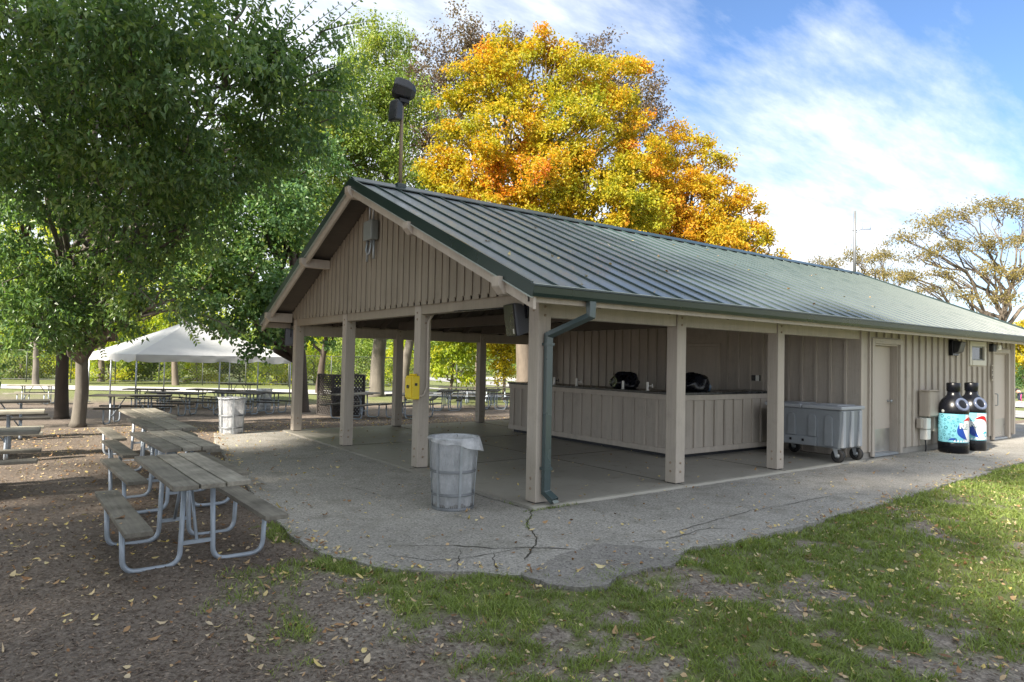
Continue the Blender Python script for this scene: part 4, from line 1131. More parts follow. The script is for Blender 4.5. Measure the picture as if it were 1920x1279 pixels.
# ------------------------------------------------------------------ picnic tables
def picnic(m_wood, m_frame=M_tube, Lg=1.84, wt=.57, seat=.445, top=.755):
    t = bpy.data.objects.new("picnic_table", None); COL.objects.link(t); t.empty_display_size = .1
    mb = MB(); pw = (wt - .03) / 3
    for i in range(3):
        x0 = -wt / 2 + i * (pw + .015); dz = random.uniform(-.002, .002)
        mb.box(x0, x0 + pw, -Lg / 2 + random.uniform(-.008, .008), Lg / 2 + random.uniform(-.008, .008), top - .04 + dz, top + dz)
    mb.build("table_top", m_wood, t, .005, 2)
    for s in (-1, 1):
        mb = MB(); mb.box(s * .505 - .095, s * .505 + .095, -Lg / 2, Lg / 2, seat - .04, seat); mb.build("bench", m_wood, t, .005, 2)
    for y in (-.45, .45):
        mb = MB()
        for s in (-1, 1):
            mb.tube(fillet([(s * .11, y, top - .041), (s * .13, y, .026), (s * .54, y, .026), (s * .555, y, seat - .041)], .11, 6), .021, 8)
        mb.box(-.24, .24, y - .02, y + .02, top - .062, top - .0405)
        mb.bar((-.13, y, .20), (.13, y, .20), .03, .03)
        mb.build("frame", m_frame, t)
    mb = MB()
    for s in (-1, 1): mb.tube([(0, s * .44, .21), (0, s * .12, top - .045)], .014, 6)
    mb.build("brace", m_frame, t)
    return t
T0 = picnic(M_wood)
near = [((-3.67, .38), -1.6, "weathered grey picnic table at the camera end of the row beside the asphalt", -.09),
        ((-3.44, 2.56), -3.0, "weathered grey picnic table second from the camera in the row beside the asphalt", -.08),
        ((-3.27, 4.58), -2.5, "weathered grey picnic table third from the camera in the row beside the asphalt", -.08),
        ((-3.19, 6.52), -2.0, "sun-patched grey picnic table at the tent end of the row beside the asphalt", -.08)]
for i, ((x, y), a, lb, z) in enumerate(near):
    o = T0 if i == 0 else copy_tree(T0)
    o.location = (x, y, z); o.rotation_euler = (0, 0, rad(-a))
    tag(o, lb, "picnic table", "row of picnic tables beside the asphalt")
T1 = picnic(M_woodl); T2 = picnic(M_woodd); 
side = [(T1, (-5.50, 7.35), 88, "pale sunlit picnic table seen end-on with only its tip in frame, behind the grey one"), (T0, (-5.60, 4.15), 87, "grey picnic table cut off by the photo edge, nearest of the cross-wise tables"), (T2, (-5.35, 10.6), 91, "dark picnic table whose end reaches the two big tree trunks")]
used = set()
for src, (x, y), a, lb in side:
    o = copy_tree(src) if (src is T0 or src.name in used) else src
    used.add(src.name)
    o.location = (x, y, gz1(x, y)); o.rotation_euler = (0, 0, rad(a)); tag(o, lb, "picnic table", "cross-wise picnic tables under the big trees")
p = onz(68, 757, -.42); o = copy_tree(T1); o.location = (p[0], p[1], gz1(p[0], p[1])); o.rotation_euler = (0, 0, rad(70)); tag(o, "pale picnic table alone on the lawn beyond the tree trunks", "picnic table")
p = at(248, 700, 17.5); o = copy_tree(T2); o.location = (p[0], p[1], gz1(p[0], p[1])); o.rotation_euler = (0, 0, rad(65)); tag(o, "dark picnic table between the tent corner pole and the row beside the asphalt", "picnic table")
# under the tent and around
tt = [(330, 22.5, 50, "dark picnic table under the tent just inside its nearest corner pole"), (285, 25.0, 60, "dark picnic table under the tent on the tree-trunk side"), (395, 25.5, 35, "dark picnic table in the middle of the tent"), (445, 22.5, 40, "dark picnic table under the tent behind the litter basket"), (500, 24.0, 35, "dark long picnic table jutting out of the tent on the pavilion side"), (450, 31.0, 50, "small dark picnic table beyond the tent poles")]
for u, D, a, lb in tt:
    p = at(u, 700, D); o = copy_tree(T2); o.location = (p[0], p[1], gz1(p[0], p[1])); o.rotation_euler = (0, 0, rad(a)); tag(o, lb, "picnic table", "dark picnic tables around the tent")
# behind the pavilion
p = at(668, 700, 20.2)
o = copy_tree(T0); o.location = (p[0], p[1], gz1(p[0], p[1])); o.rotation_euler = (0, 0, rad(-58)); tag(o, "grey picnic table with looped steel legs in front of the lattice screen", "picnic table")
bt = [(770, 20.5, -60, "picnic table behind the pavilion seen below the yellow box"), (838, 25.0, -35, "picnic table behind the pavilion just beside the yellow-box post"), (880, 27.5, 60, "picnic table behind the pavilion nearest the dark rear post"), (925, 26.0, -40, "picnic table behind the pavilion next to the counter end"), (860, 32.0, 50, "distant picnic table on the lawn edge behind the pavilion"), (930, 33.0, 60, "distant picnic table on the lawn above the counter end"), (655, 30.0, 40, "distant picnic table between the lattice and the leaning trunks")]
for u, D, a, lb in bt:
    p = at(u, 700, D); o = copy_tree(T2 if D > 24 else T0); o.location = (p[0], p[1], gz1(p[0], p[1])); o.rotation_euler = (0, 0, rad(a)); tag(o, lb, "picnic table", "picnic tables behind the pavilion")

# ------------------------------------------------------------------ lattice screen with drums
LT = thing("lattice_screen", "dark brown lattice screen enclosing barrels behind the pavilion", "lattice screen")
pa, pb, pc = at(598, 700, 21.5), at(625, 700, 20.6), at(683, 700, 21.6)
def panel(a, b, z0, h):
    A, B = Vector((a[0], a[1], z0)), Vector((b[0], b[1], z0)); d = (B - A); Lw = d.length; d.normalize()
    nrm = Vector((-d.y, d.x, 0)); mb = MB()
    P = lambda s_, z_, o_: A + d * s_ + Vector((0, 0, z_)) + nrm * o_
    st = .13
    for dirn, off in ((1, -.006), (-1, .006)):
        k = -h
        while k < Lw + h:
            # line s = k + z (dirn=1) or s = k + h - z
            z_a, z_b = 0.0, h
            f = (lambda z: k + z) if dirn > 0 else (lambda z: k + h - z)
            zs_ = np.linspace(0, h, 60); ok = [z for z in zs_ if 0 <= f(z) <= Lw]
            if len(ok) > 2: mb.bar(P(f(ok[0]), ok[0], off), P(f(ok[-1]), ok[-1], off), .045, .01, tuple(nrm))
            k += st
    mb.build("lattice_panel", M_lattice, LT)
    fr = MB(); fr.bar(P(0, h, 0), P(Lw, h, 0), .05, .06); fr.bar(P(0, .02, 0), P(Lw, .02, 0), .05, .05)
    for s_ in (0, Lw): fr.bar(P(s_, 0, 0), P(s_, h, 0), .07, .07, tuple(nrm))
    fr.build("lattice_post", M_lattice, LT)
zl = gz1(pb[0], pb[1]); panel(pa, pb, zl, 1.28); panel(pb, pc, zl, 1.28)
for k, (u, D, c_) in enumerate(((640, 21.9, M_dkgrey), (664, 22.3, M_galv))):
    p = at(u, 700, D); o = MB().lathe([(.001, 0), (.29, 0), (.30, .02), (.29, .3), (.30, .32), (.29, .6), (.30, .62), (.29, .86), (.30, .88), (.001, .885)], 24).build("barrel", c_)
    o.location = (p[0], p[1], gz1(p[0], p[1])); tag(o, ["dark barrel standing inside the lattice screen", "pale steel barrel standing inside the lattice screen"][k], "barrel")

# ------------------------------------------------------------------ tent
mt, nt, out = nt_new("white_tent_vinyl")
v = coord(nt); n1_ = noise(nt, v, .8, 5, .6)
p_ = principled(nt, None, ramp(nt, n1_, [(.3, (.48, .49, .51)), (.7, (.57, .58, .585))]), .45, 0, bump(nt, noise(nt, v, 3, 3), .3, .05), .4)
tl = nt.nodes.new("ShaderNodeBsdfTranslucent"); tl.inputs[0].default_value = (.75, .75, .68, 1)
mx = nt.nodes.new("ShaderNodeMixShader"); mx.inputs[0].default_value = .25
nt.links.new(p_.outputs[0], mx.inputs[1]); nt.links.new(tl.outputs[0], mx.inputs[2]); nt.links.new(mx.outputs[0], out.inputs[0])
pc_ = at(356, 700, 28.3); TZ = gz1(pc_[0], pc_[1])
LT2 = 3.03
# tent axes: along the right eave = lateral a, depth b
ea = RGT[:2] * .69 + FWD[:2] * .724; ea = ea / np.linalg.norm(ea)
TN = thing("frame_tent", "white peaked frame tent with scalloped valance sheltering picnic tables", "tent", (pc_[0], pc_[1], TZ), math.atan2(ea[1], ea[0]))
he = 2.04; hp_ = 3.55; hl = LT2
mb = MB(); n = 12
for k in range(4):
    c0 = [(-1, -1), (1, -1), (1, 1), (-1, 1)][k]; c1_ = [(1, -1), (1, 1), (-1, 1), (-1, -1)][k]
    V = []
    for i in range(n + 1):
        s_ = i / n
        for j in range(n + 1):
            t_ = j / n
            x = (c0[0] + (c1_[0] - c0[0]) * t_) * hl * s_; y = (c0[1] + (c1_[1] - c0[1]) * t_) * hl * s_
            z = hp_ + (he - hp_) * s_ - .10 * math.sin(math.pi * s_) * (.35 + .65 * math.sin(math.pi * t_)) 
            V.append((x, y, z))
    mb.add(V, [(i * (n + 1) + j, (i + 1) * (n + 1) + j, (i + 1) * (n + 1) + j + 1, i * (n + 1) + j + 1) for i in range(n) for j in range(n)], True)
mb.build("canopy", mt, TN)
vl = MB()
for k in range(4):
    c0 = np.array([(-1, -1), (1, -1), (1, 1), (-1, 1)][k]) * hl; c1_ = np.array([(1, -1), (1, 1), (-1, 1), (-1, -1)][k]) * hl
    nseg = 48; V = []
    nr_ = np.array([c1_[1] - c0[1], -(c1_[0] - c0[0])]); nr_ = nr_ / np.linalg.norm(nr_)
    for i in range(nseg + 1):
        t_ = i / nseg; p = c0 + (c1_ - c0) * t_
        sc = .22 + .07 * abs(math.sin(math.pi * t_ * 4)) + .015 * math.sin(t_ * 31)
        wv = .015 * math.sin(t_ * 40) + .01 * math.sin(t_ * 93)
        V += [(p[0], p[1], he), (p[0] + nr_[0] * (.02 + wv), p[1] + nr_[1] * (.02 + wv), he - sc * .5), (p[0] + nr_[0] * (.02 - wv), p[1] + nr_[1] * (.02 - wv), he - sc)]
    vl.add(V, [(3 * i + r_, 3 * i + 3 + r_, 3 * i + 4 + r_, 3 * i + 1 + r_) for i in range(nseg) for r_ in (0, 1)], True)
vl.build("valance", mt, TN)
for (x, y) in [(-1, -1), (1, -1), (1, 1), (-1, 1), (0, -1), (1, 0), (0, 1), (-1, 0)]:
    MB().tube([(x * (hl - .04), y * (hl - .04), 0), (x * (hl - .04), y * (hl - .04), he - .02)], .028, 8).box(x * (hl - .04) - .09, x * (hl - .04) + .09, y * (hl - .04) - .09, y * (hl - .04) + .09, 0, .012).build("pole", M_galv, TN)
fr = MB()
for (x, y) in [(-1, -1), (1, -1), (1, 1), (-1, 1)]: fr.tube([(x * (hl - .04), y * (hl - .04), he - .03), (0, 0, hp_ - .12)], .024, 6)
for k in range(4):
    a = np.array([(-1, -1), (1, -1), (1, 1), (-1, 1)][k]) * (hl - .04); b_ = np.array([(1, -1), (1, 1), (-1, 1), (-1, -1)][k]) * (hl - .04)
    fr.tube([(a[0], a[1], he - .03), (b_[0], b_[1], he - .03)], .024, 6)
fr.build("roof_frame", M_galv, TN)

# ------------------------------------------------------------------ roads and paths beyond
def strip_road(name, a, b, w_, m, z=None):
    a, b = np.array(a), np.array(b); n = 30; V = []
    d = (b - a) / np.linalg.norm(b - a); nr = np.array([-d[1], d[0]])
    for i in range(n + 1):
        p = a + (b - a) * i / n
        for s in (-.5, .5):
            q = p + nr * w_ * s; V.append((q[0], q[1], gz1(q[0], q[1]) + (.03 if z is None else z)))
    mb = MB(); mb.add(V, [(2 * i, 2 * i + 1, 2 * i + 3, 2 * i + 2) for i in range(n)])
    o = mb.build(name, m); return tag(o, kind="structure")
A = at(-420, 727, 37.5)[:2]; B = at(1010, 727, 39.5)[:2]
strip_road("path", A, B, 4.6, M_road)
# road and path past the far end of the building
strip_road("path", (18.3, -40), (18.3, 60), 1.0, M_roadg)
strip_road("road", (24.4, -60), (29.4, 60), 5.0, M_roadg)
strip_road("road", (33.5, -60), (38.5, 60), 7.0, M_road, .04)

# ------------------------------------------------------------------ chain-link fence
FN = thing("chain_link_fence", "long dark chain-link fence in front of the bright shrubs beyond the path", "fence")
fa, fb = at(-380, 722, 43), at(1010, 722, 46)
fa2, fb2 = np.array(fa[:2]), np.array(fb[:2]); fl_ = np.linalg.norm(fb2 - fa2); fd = (fb2 - fa2) / fl_
zf_ = gz1(*fa2); npost = 18
for i in range(npost):
    p = fa2 + fd * fl_ * i / (npost - 1)
    MB().tube([(p[0], p[1], zf_), (p[0], p[1], zf_ + 2.15)], .035, 6).build("fence_post", M_fence, FN)
MB().tube([(fa2[0], fa2[1], zf_ + 2.12), (fb2[0], fb2[1], zf_ + 2.12)], .025, 6).tube([(fa2[0], fa2[1], zf_ + .22), (fb2[0], fb2[1], zf_ + .22)], .02, 6).build("rail", M_fence, FN)
V = []; Fc = []
st = .22
nn = int(fl_ / st) + 10
for dirn in (-1, 1):
    for k in range(-10, nn):
        s0, s1 = k * st, k * st + dirn * 2.0
        if min(s0, s1) < 0 or max(s0, s1) > fl_: continue
        p, q = fa2 + fd * s0, fa2 + fd * s1; w_ = .0045
        b_ = len(V)
        V += [(p[0] - fd[0] * w_, p[1] - fd[1] * w_, zf_ + .1), (p[0] + fd[0] * w_, p[1] + fd[1] * w_, zf_ + .1), (q[0] + fd[0] * w_, q[1] + fd[1] * w_, zf_ + 2.1), (q[0] - fd[0] * w_, q[1] - fd[1] * w_, zf_ + 2.1)]
        Fc.append((b_, b_ + 1, b_ + 2, b_ + 3))
fast_mesh("wire_mesh", np.array(V), np.array(Fc), M_fence, FN)

# ------------------------------------------------------------------ trees
def leaves(C, T_, per, L, Wd, spread, droop, rg, fold=.25):
    """C cluster centres (K,3), T_ twig directions (K,3); returns verts, faces"""
    K = len(C); n = K * per
    c = np.repeat(C, per, 0); t = np.repeat(T_, per, 0)
    s = rg.random(n)[:, None]
    p = c + t * (s - .3) * spread + rg.normal(0, spread * .22, (n, 3))
    ax = t * .5 + rg.normal(0, .6, (n, 3)); ax[:, 2] -= droop
    ax /= np.linalg.norm(ax, axis=1)[:, None]
    nr = rg.normal(0, .55, (n, 3)); nr[:, 2] += .9
    sd = np.cross(ax, nr); sd /= (np.linalg.norm(sd, axis=1)[:, None] + 1e-9)
    up = np.cross(sd, ax)
    l = L * rg.uniform(.65, 1.2, n)[:, None]; w_ = Wd * rg.uniform(.7, 1.2, n)[:, None]
    b = p; e = p + ax * l - up * l * .12
    m1 = p + ax * l * .42 + sd * w_ * .5 + up * w_ * fold; m2 = p + ax * l * .42 - sd * w_ * .5 + up * w_ * fold
    V = np.stack([b, m1, e, m2], 1).reshape(-1, 3)
    i = np.arange(n)[:, None] * 4
    Fc = np.concatenate([i + np.array([[0, 1, 2]]), i + np.array([[0, 2, 3]])], 1).reshape(-1, 3)
    return V, Fc

def curve_pts(a, b, sag, n=7, rg=None, wob=0.0):
    a, b = np.array(a, float), np.array(b, float); out = []
    for i in range(n + 1):
        t = i / n; p = a * (1 - t) + b * t; p = p + np.array([0, 0, sag]) * 4 * t * (1 - t)
        if rg is not None and 0 < i < n: p = p + rg.normal(0, wob, 3)
        out.append(tuple(p))
    return out

def tree(name, label, base, tr, lobes, lm, bm_, L, Wd, dens, group=None, lean=None, seed=1, cl=10, spread=.45, droop=.35, shell=.55, limb=True, th=None, flat=1.0, twigs=7, cat="tree", fork=None, pads=9):
    """lobes: list of (centre xyz, radius). dens: leaves per m2 of lobe shell"""
    rg = np.random.default_rng(seed)
    base = np.array(base, float)
    t = thing(name, label, cat, base, 0, group)
    top = np.mean([np.array(c) for c, r in lobes], 0) if th is None else np.array(th, float)
    hT = top[2] - base[2]
    # trunk
    tp = [np.zeros(3)]; nseg = 9
    end = (top - base)
    for i in range(1, nseg + 1):
        s = i / nseg; p = np.array([end[0] * s ** 1.6, end[1] * s ** 1.6, hT * s]) + np.append(rg.normal(0, .05 * hT * .06, 2), 0)
        if lean is not None: p[:2] = np.array(lean) * s + end[:2] * 0
        tp.append(p)
    rads = [tr * (1.25 if i == 0 else 1) * (1 - .78 * (i / nseg) ** 1.1) for i in range(nseg + 1)]
    # root flare
    tp.insert(1, tp[0] * .88 + tp[1] * .12); rads[0] = tr * 1.3; rads.insert(1, tr * 1.05)
    mb = MB(); mb.tube([tuple(p) for p in tp], rads, 12)
    def trunk_at(s):
        f = s * (len(tp) - 1); i = min(int(f), len(tp) - 2); k = f - i
        return tp[i] * (1 - k) + tp[i + 1] * k, rads[i] * (1 - k) + rads[i + 1] * k
    lm_b = MB(); Cs = []; Ts = []
    for c, r in lobes:
        c = np.array(c, float) - base
        if limb:
            s = np.clip(c[2] / max(hT, .1) * .62, .28, .93)
            p0, r0 = trunk_at(s)
            ln = np.linalg.norm(c - p0)
            pts = curve_pts(p0, c, .06 * ln, 7, rg, .03 * ln)
            rb = min(r0 * .62, .035 + .022 * ln)
            lm_b.tube(pts, [rb * (1 - .8 * i / 7) + .008 for i in range(8)], 6, cap=False)
        nl = int(dens * 4 * math.pi * r * r); K = max(6, nl // cl)
        npad = max(5, int(pads * r ** 1.3))
        pd = rg.normal(0, 1, (npad, 3)); pd /= np.linalg.norm(pd, axis=1)[:, None]
        pr_ = r * rg.uniform(.26, .46, npad) * (8 / npad) ** .12
        pcn = c + pd * (r * (shell + (.92 - shell) * rg.random(npad)))[:, None] * np.array([1, 1, flat])
        wgt = pr_ ** 2 / np.sum(pr_ ** 2)
        pid = rg.choice(npad, K, p=wgt)
        off = rg.normal(0, 1, (K, 3)); off /= (np.linalg.norm(off, axis=1) ** .55)[:, None]
        off = off * (pr_[pid] * .62)[:, None] * np.array([1, 1, .42])
        # pads droop outwards from the lobe centre
        off[:, 2] -= .28 * np.einsum('ij,ij->i', off[:, :2], pd[pid][:, :2])
        P = pcn[pid] + off
        tw = pd[pid] * .5 + off / (pr_[pid][:, None] + 1e-6) * .7 + rg.normal(0, .3, (K, 3)); tw[:, 2] -= .15; tw /= np.linalg.norm(tw, axis=1)[:, None]
        if limb:
            for k in range(min(npad, twigs)):
                q0 = np.array(pts[rg.integers(3, 8)])
                lm_b.tube(curve_pts(q0, pcn[k], .05 * r, 4, rg, .04 * r), [rb * .34 + .006, rb * .24 + .005, rb * .17 + .004, rb * .11 + .003, .003], 4, cap=False)
        Cs.append(P); Ts.append(tw)
    mb.build("trunk", bm_, t)
    if lm_b.v: lm_b.build("limbs", bm_, t)
    V, Fc = leaves(np.concatenate(Cs), np.concatenate(Ts), cl, L, Wd, spread, droop, rg)
    fast_mesh("crown", V, Fc, lm, t)
    return t
def LB(lst, jit=0.0):
    return [(at(u, q, D), r) for (u, q, D, r) in lst]

def gp(u, D, q=700):
    p = at(u, q, D); return (p[0], p[1], gz1(p[0], p[1]) - .05)

# A: big grey-trunked tree overhanging the tables
A_l = LB([(30, 40, 10.0, 1.5), (160, 30, 9.6, 1.6), (300, 40, 9.8, 1.6), (430, 50, 10.5, 1.5), (520, 95, 11.2, .9), (70, 190, 10.6, 1.6), (220, 180, 10.8, 1.7), (370, 190, 11.4, 1.6),
          (500, 190, 12, 1.3), (585, 190, 12.4, .95), (620, 130, 12.2, .6), (40, 340, 12, 1.6), (180, 330, 12, 1.6), (320, 310, 12.4, 1.5), (440, 300, 12.8, 1.2), (560, 265, 12.8, .75),
          (30, 470, 13.5, 1.4), (140, 480, 13.8, 1.4), (250, 450, 13.5, 1.2), (355, 430, 13.2, 1.0), (60, 580, 14, .9), (145, 620, 15.2, .62), (330, 560, 12.6, .55), (260, 545, 13, .7), (100, 565, 13.4, .75), (185, 580, 14, .7), (60, 620, 14, .6), (235, 600, 13.6, .45), (140, 560, 13.8, .8)])
tree("ash_tree", "grey-barked leafy tree arching over the picnic tables from beside the dark trunk", (*onz(146, 795, -.12)[:2], -.17), .155, A_l, L_ash, M_barkg, .135, .066, 80, seed=3, cl=9, spread=.34, droop=.4, th=at(190, 120, 14.2), shell=.3)
# B: dark trunk behind
B_l = LB([(20, 90, 17, 2.2), (120, 60, 18, 2.4), (240, 120, 18, 2.2), (100, 250, 18, 2.2), (10, 330, 17.5, 2.0), (200, 330, 18.5, 1.8), (30, 520, 17, 1.4), (95, 545, 18.5, 1.0), (180, 500, 18, 1.1), (110, 590, 19.5, 1.0), (-60, 600, 16, 1.4), (180, 560, 19, .9)])
tree("shade_tree", "dark-trunked leafy tree standing just behind the grey-barked one", gp(116, 20.8, 770), .19, B_l, L_mid, M_barkd, .15, .075, 62, seed=5, th=at(118, 150, 20), spread=.5, shell=.3)
# spray of pinnate twigs against the sky at the top
def sprig(base, tip, n, ll, rg):
    base, tip = np.array(base), np.array(tip); V = []; Fc = []
    d = tip - base; L = np.linalg.norm(d); d = d / L
    sd = np.cross(d, FWD); sd /= np.linalg.norm(sd)
    for i in range(n):
        p = base + d * L * (i + .5) / n
        for s in (-1, 1):
            ax = d * .45 + sd * s * .85 + rg.normal(0, .12, 3); ax /= np.linalg.norm(ax)
            b2 = np.cross(ax, FWD) * .5 + FWD * rg.normal(0, .3); k = len(V); l = ll * (1 - .35 * i / n) * rg.uniform(.85, 1.1)
            V += [p, p + ax * l * .45 + b2 * l * .4, p + ax * l, p + ax * l * .45 - b2 * l * .4]; Fc += [(k, k + 1, k + 2), (k, k + 2, k + 3)]
    return V, Fc
rg = np.random.default_rng(9); SV = []; SF = []; sb = MB()
tA = [o for o in bpy.data.objects if o.name == "ash_tree"][0]; tb = np.array(tA.location)
for (u0, q0, u1, q1) in [(480, 110, 600, -10), (500, 120, 640, 5), (520, 140, 690, -15), (540, 130, 665, 60), (500, 90, 560, -20), (560, 150, 655, 115), (600, 60, 690, 40), (470, 60, 500, -20), (580, 170, 650, 175), (600, 230, 660, 215), (530, 100, 545, 20), (575, 110, 625, 25)]:
    a, b = at(u0, q0, 11.6), at(u1, q1, 11.6 + rg.normal(0, .3))
    v_, f_ = sprig(a - tb, b - tb, 15, .13, rg); o_ = len(SV); SV += v_; SF += [tuple(i + o_ for i in f) for f in f_]
    MB().tube([tuple(a - tb), tuple((a + b) / 2 - tb + np.array([0, 0, .03])), tuple(b - tb)], [.014, .009, .003], 5).build("twig", M_barkg, tA)
for (u0, q0, u1, q1) in [(300, 560, 375, 625), (330, 570, 420, 640), (340, 590, 370, 645), (380, 590, 470, 630), (410, 600, 440, 640), (260, 540, 320, 600), (200, 590, 160, 660), (150, 600, 135, 680), (180, 610, 195, 670), (100, 600, 110, 650), (220, 560, 240, 620)]:
    D_ = 12.6 if u0 > 240 else 14.6
    a, b = at(u0, q0, D_), at(u1, q1, D_)
    v_, f_ = sprig(a - tb, b - tb, 12, .13, rg); o_ = len(SV); SV += v_; SF += [tuple(i + o_ for i in f) for f in f_]
    MB().tube([tuple(a - tb), tuple((a + b) / 2 - tb), tuple(b - tb)], [.012, .008, .003], 5).build("twig", M_barkg, tA)
fast_mesh("hanging_leaves", np.array(SV), np.array(SF), L_ash, tA)
# C: maple-leaved tree behind the tent overhang, lighter
C_l = LB([(330, 350, 19, 1.6), (440, 330, 19, 1.7), (540, 330, 20, 1.6), (400, 450, 18.5, 1.5), (500, 440, 18.5, 1.6), (560, 430, 19.5, 1.1), (460, 540, 17.5, 1.15), (380, 545, 17, .9), (530, 560, 18, .95), (420, 600, 17, .55), (500, 620, 17.3, .55), (300, 470, 19, 1.2), (555, 620, 18, .4)])
tree("maple_tree", "green maple drooping over the tent roof beside the pavilion eave", gp(566, 24.5, 750), .27, C_l, L_mid, M_barkd, .13, .12, 105, seed=8, th=at(520, 260, 22.5), spread=.45, shell=.3)
# D: tall light green tree behind the gable
D_l = LB([(700, 140, 34, 2.6), (640, 230, 33, 2.6), (740, 230, 34, 2.4), (690, 320, 33, 2.8), (600, 330, 32, 2.4), (620, 420, 32, 2.4), (760, 330, 33, 2.2), (560, 450, 32, 2.2), (720, 80, 34, 1.3), (690, 430, 33, 2), (600, 190, 33, 1.6), (640, 520, 32, 2), (735, 420, 33, 2.0), (560, 250, 31, 2), (650, 130, 33, 1.3)])
dt = tree("tall_tree", "tall pale green tree rising behind the gable with upright shoots on top", gp(706, 36, 738), .40, D_l, L_lite, M_barkg, .17, .10, 66, seed=12, th=at(770, 190, 36), lean=None, spread=.7, shell=.25)
rg = np.random.default_rng(4); SV = []; SF = []; tb = np.array(dt.location)
for k in range(16):
    u = rg.uniform(660, 770); a = at(u, 110, 34); b = at(u + rg.uniform(-20, 25), rg.uniform(8, 60), 34)
    v_, f_ = sprig(a - tb, b - tb, 26, .16, rg); o_ = len(SV); SV += v_; SF += [tuple(i + o_ for i in f) for f in f_]
fast_mesh("upright_shoots", np.array(SV), np.array(SF), L_lite, dt)
tree("leaning_tree", "leaning grey-trunked tree seen through the pavilion beside the yellow box", gp(752, 33, 738), .28, LB([(800, 430, 30, 1.8), (850, 470, 31, 1.6), (760, 480, 31, 1.6), (880, 520, 31, 1.4)]), L_mid, M_barkg, .16, .10, 60, seed=13, th=at(815, 470, 32), spread=.6)
# E: brown-purple tree behind the orange one
E_l = LB([(860, 90, 46, 2.6), (800, 130, 46, 2.6), (890, 140, 47, 2.4), (780, 210, 45, 2.6), (830, 250, 45, 2.6), (780, 320, 45, 2.4), (900, 75, 47, 1.4), (1190, 170, 47, 2.0), (1180, 240, 46, 2.4), (1210, 200, 46, 1.6), (1100, 120, 47, 2.5), (960, 90, 47, 2)])
tree("copper_tree", "brownish purple-leaved tree showing behind the orange maple", gp(900, 46, 720), .4, E_l, L_purp, M_barkm, .2, .13, 34, seed=15, th=at(960, 200, 46), spread=.8, shell=.35)
# F: orange maple
F_l = LB([(1190, 390, 29, 1.5), (1205, 300, 30, 1.1), (1000, 120, 30, 1.5), (910, 150, 29.5, 1.7), (1080, 140, 30, 1.6), (1155, 150, 30.5, 1.3), (860, 220, 29, 1.5), (960, 235, 28.5, 2.0), (1070, 235, 29, 2.0), (1165, 230, 30, 1.4), (830, 300, 29, 1.2), (890, 325, 28, 1.7), (1000, 340, 28, 2.0), (1100, 340, 28.5, 1.9), (850, 360, 28, 1.2), (950, 410, 27.5, 1.6), (1060, 430, 28, 1.8), (1180, 330, 29, 1.5), (1160, 420, 28.5, 1.6), (805, 345, 28.5, .7), (945, 85, 30, .9), (1040, 90, 30, .9), (1190, 120, 31, .7)])
tree("orange_maple", "large golden orange maple crown filling the sky behind the roof ridge", gp(985, 31, 715), .42, F_l, L_maple, M_barkm, .135, .12, 125, seed=21, th=at(985, 200, 30.5), spread=.42, shell=.45, droop=.25, twigs=9, pads=11)
G_l = LB([(1225, 340, 31.5, 1.4), (1285, 345, 32, 1.4), (1340, 450, 31.5, 1.5), (1230, 410, 31.5, 1.5), (1265, 280, 33, 1.3), (1320, 310, 33, 1.3), (1240, 360, 32.5, 1.6), (1320, 390, 32.5, 1.6), (1375, 355, 33, 1.0), (1390, 410, 33, 1.2), (1280, 460, 32, 1.6), (1380, 460, 32.5, 1.2), (1420, 440, 33, .75), (1200, 440, 32, 1.7), (1440, 475, 33, .8), (1230, 285, 33.5, .7)])
tree("orange_maple", "smaller orange maple stepping down towards the antenna behind the roof", gp(1270, 34, 715), .30, G_l, L_maple2, M_barkm, .135, .12, 125, seed=22, th=at(1270, 350, 33.5), spread=.42, shell=.45, droop=.25, twigs=9, pads=11)

# sparse autumn trees past the far end of the building
lay1 = [(1690, 445, 38, 1.1), (1745, 420, 38.5, 1.3), (1800, 400, 38, 1.4), (1860, 388, 38.5, 1.5), (1925, 392, 38, 1.6), (1720, 480, 37.5, 1.1), (1790, 465, 37, 1.4), (1855, 452, 37.5, 1.4), (1925, 450, 38, 1.5), (1705, 520, 38, 1.0), (1770, 515, 37, 1.2), (1845, 505, 37.5, 1.3), (1920, 510, 37, 1.3), (1800, 555, 37.5, 1.0), (1880, 560, 37, 1.1), (1985, 430, 39, 1.6), (1980, 520, 38, 1.4)]
tree("locust_tree", "wide flat-layered thin-leaved tree with a thick leaning trunk past the far end of the roof", gp(1860, 38, 700), .30, LB(lay1), L_olive, M_barkm, .17, .075, 30, seed=31, th=at(1905, 500, 38), flat=.28, spread=.5, shell=.15, droop=.15, twigs=12, pads=12, cl=6)
lay2 = [(1560, 500, 43, 1.0), (1610, 482, 43, 1.2), (1660, 478, 43.5, 1.2), (1585, 520, 42.5, 1.0), (1640, 512, 42.5, 1.2), (1695, 515, 43, 1.0), (1540, 492, 43.5, .7), (1730, 545, 43, 1.0)]
tree("locust_tree", "low flat-topped thin-leaved tree right behind the antenna mast", gp(1660, 43, 700), .20, LB(lay2), L_olive, M_barkm, .17, .075, 36, seed=35, th=at(1650, 520, 43), flat=.3, spread=.5, shell=.15, droop=.15, twigs=12, pads=12, cl=6)
lay3 = [(1690, 560, 46, 1.0), (1740, 575, 46, 1.2), (1800, 590, 46, 1.1), (1850, 600, 46, 1.0), (1780, 540, 46.5, 1.0)]
tree("locust_tree", "small thin-leaved tree with straight slender trunks under the layered crown", gp(1765, 46, 700), .15, LB(lay3), L_olive, M_barkm, .17, .08, 30, seed=36, th=at(1765, 560, 46), flat=.35, spread=.5, shell=.15, droop=.15, twigs=9, pads=10, cl=6)
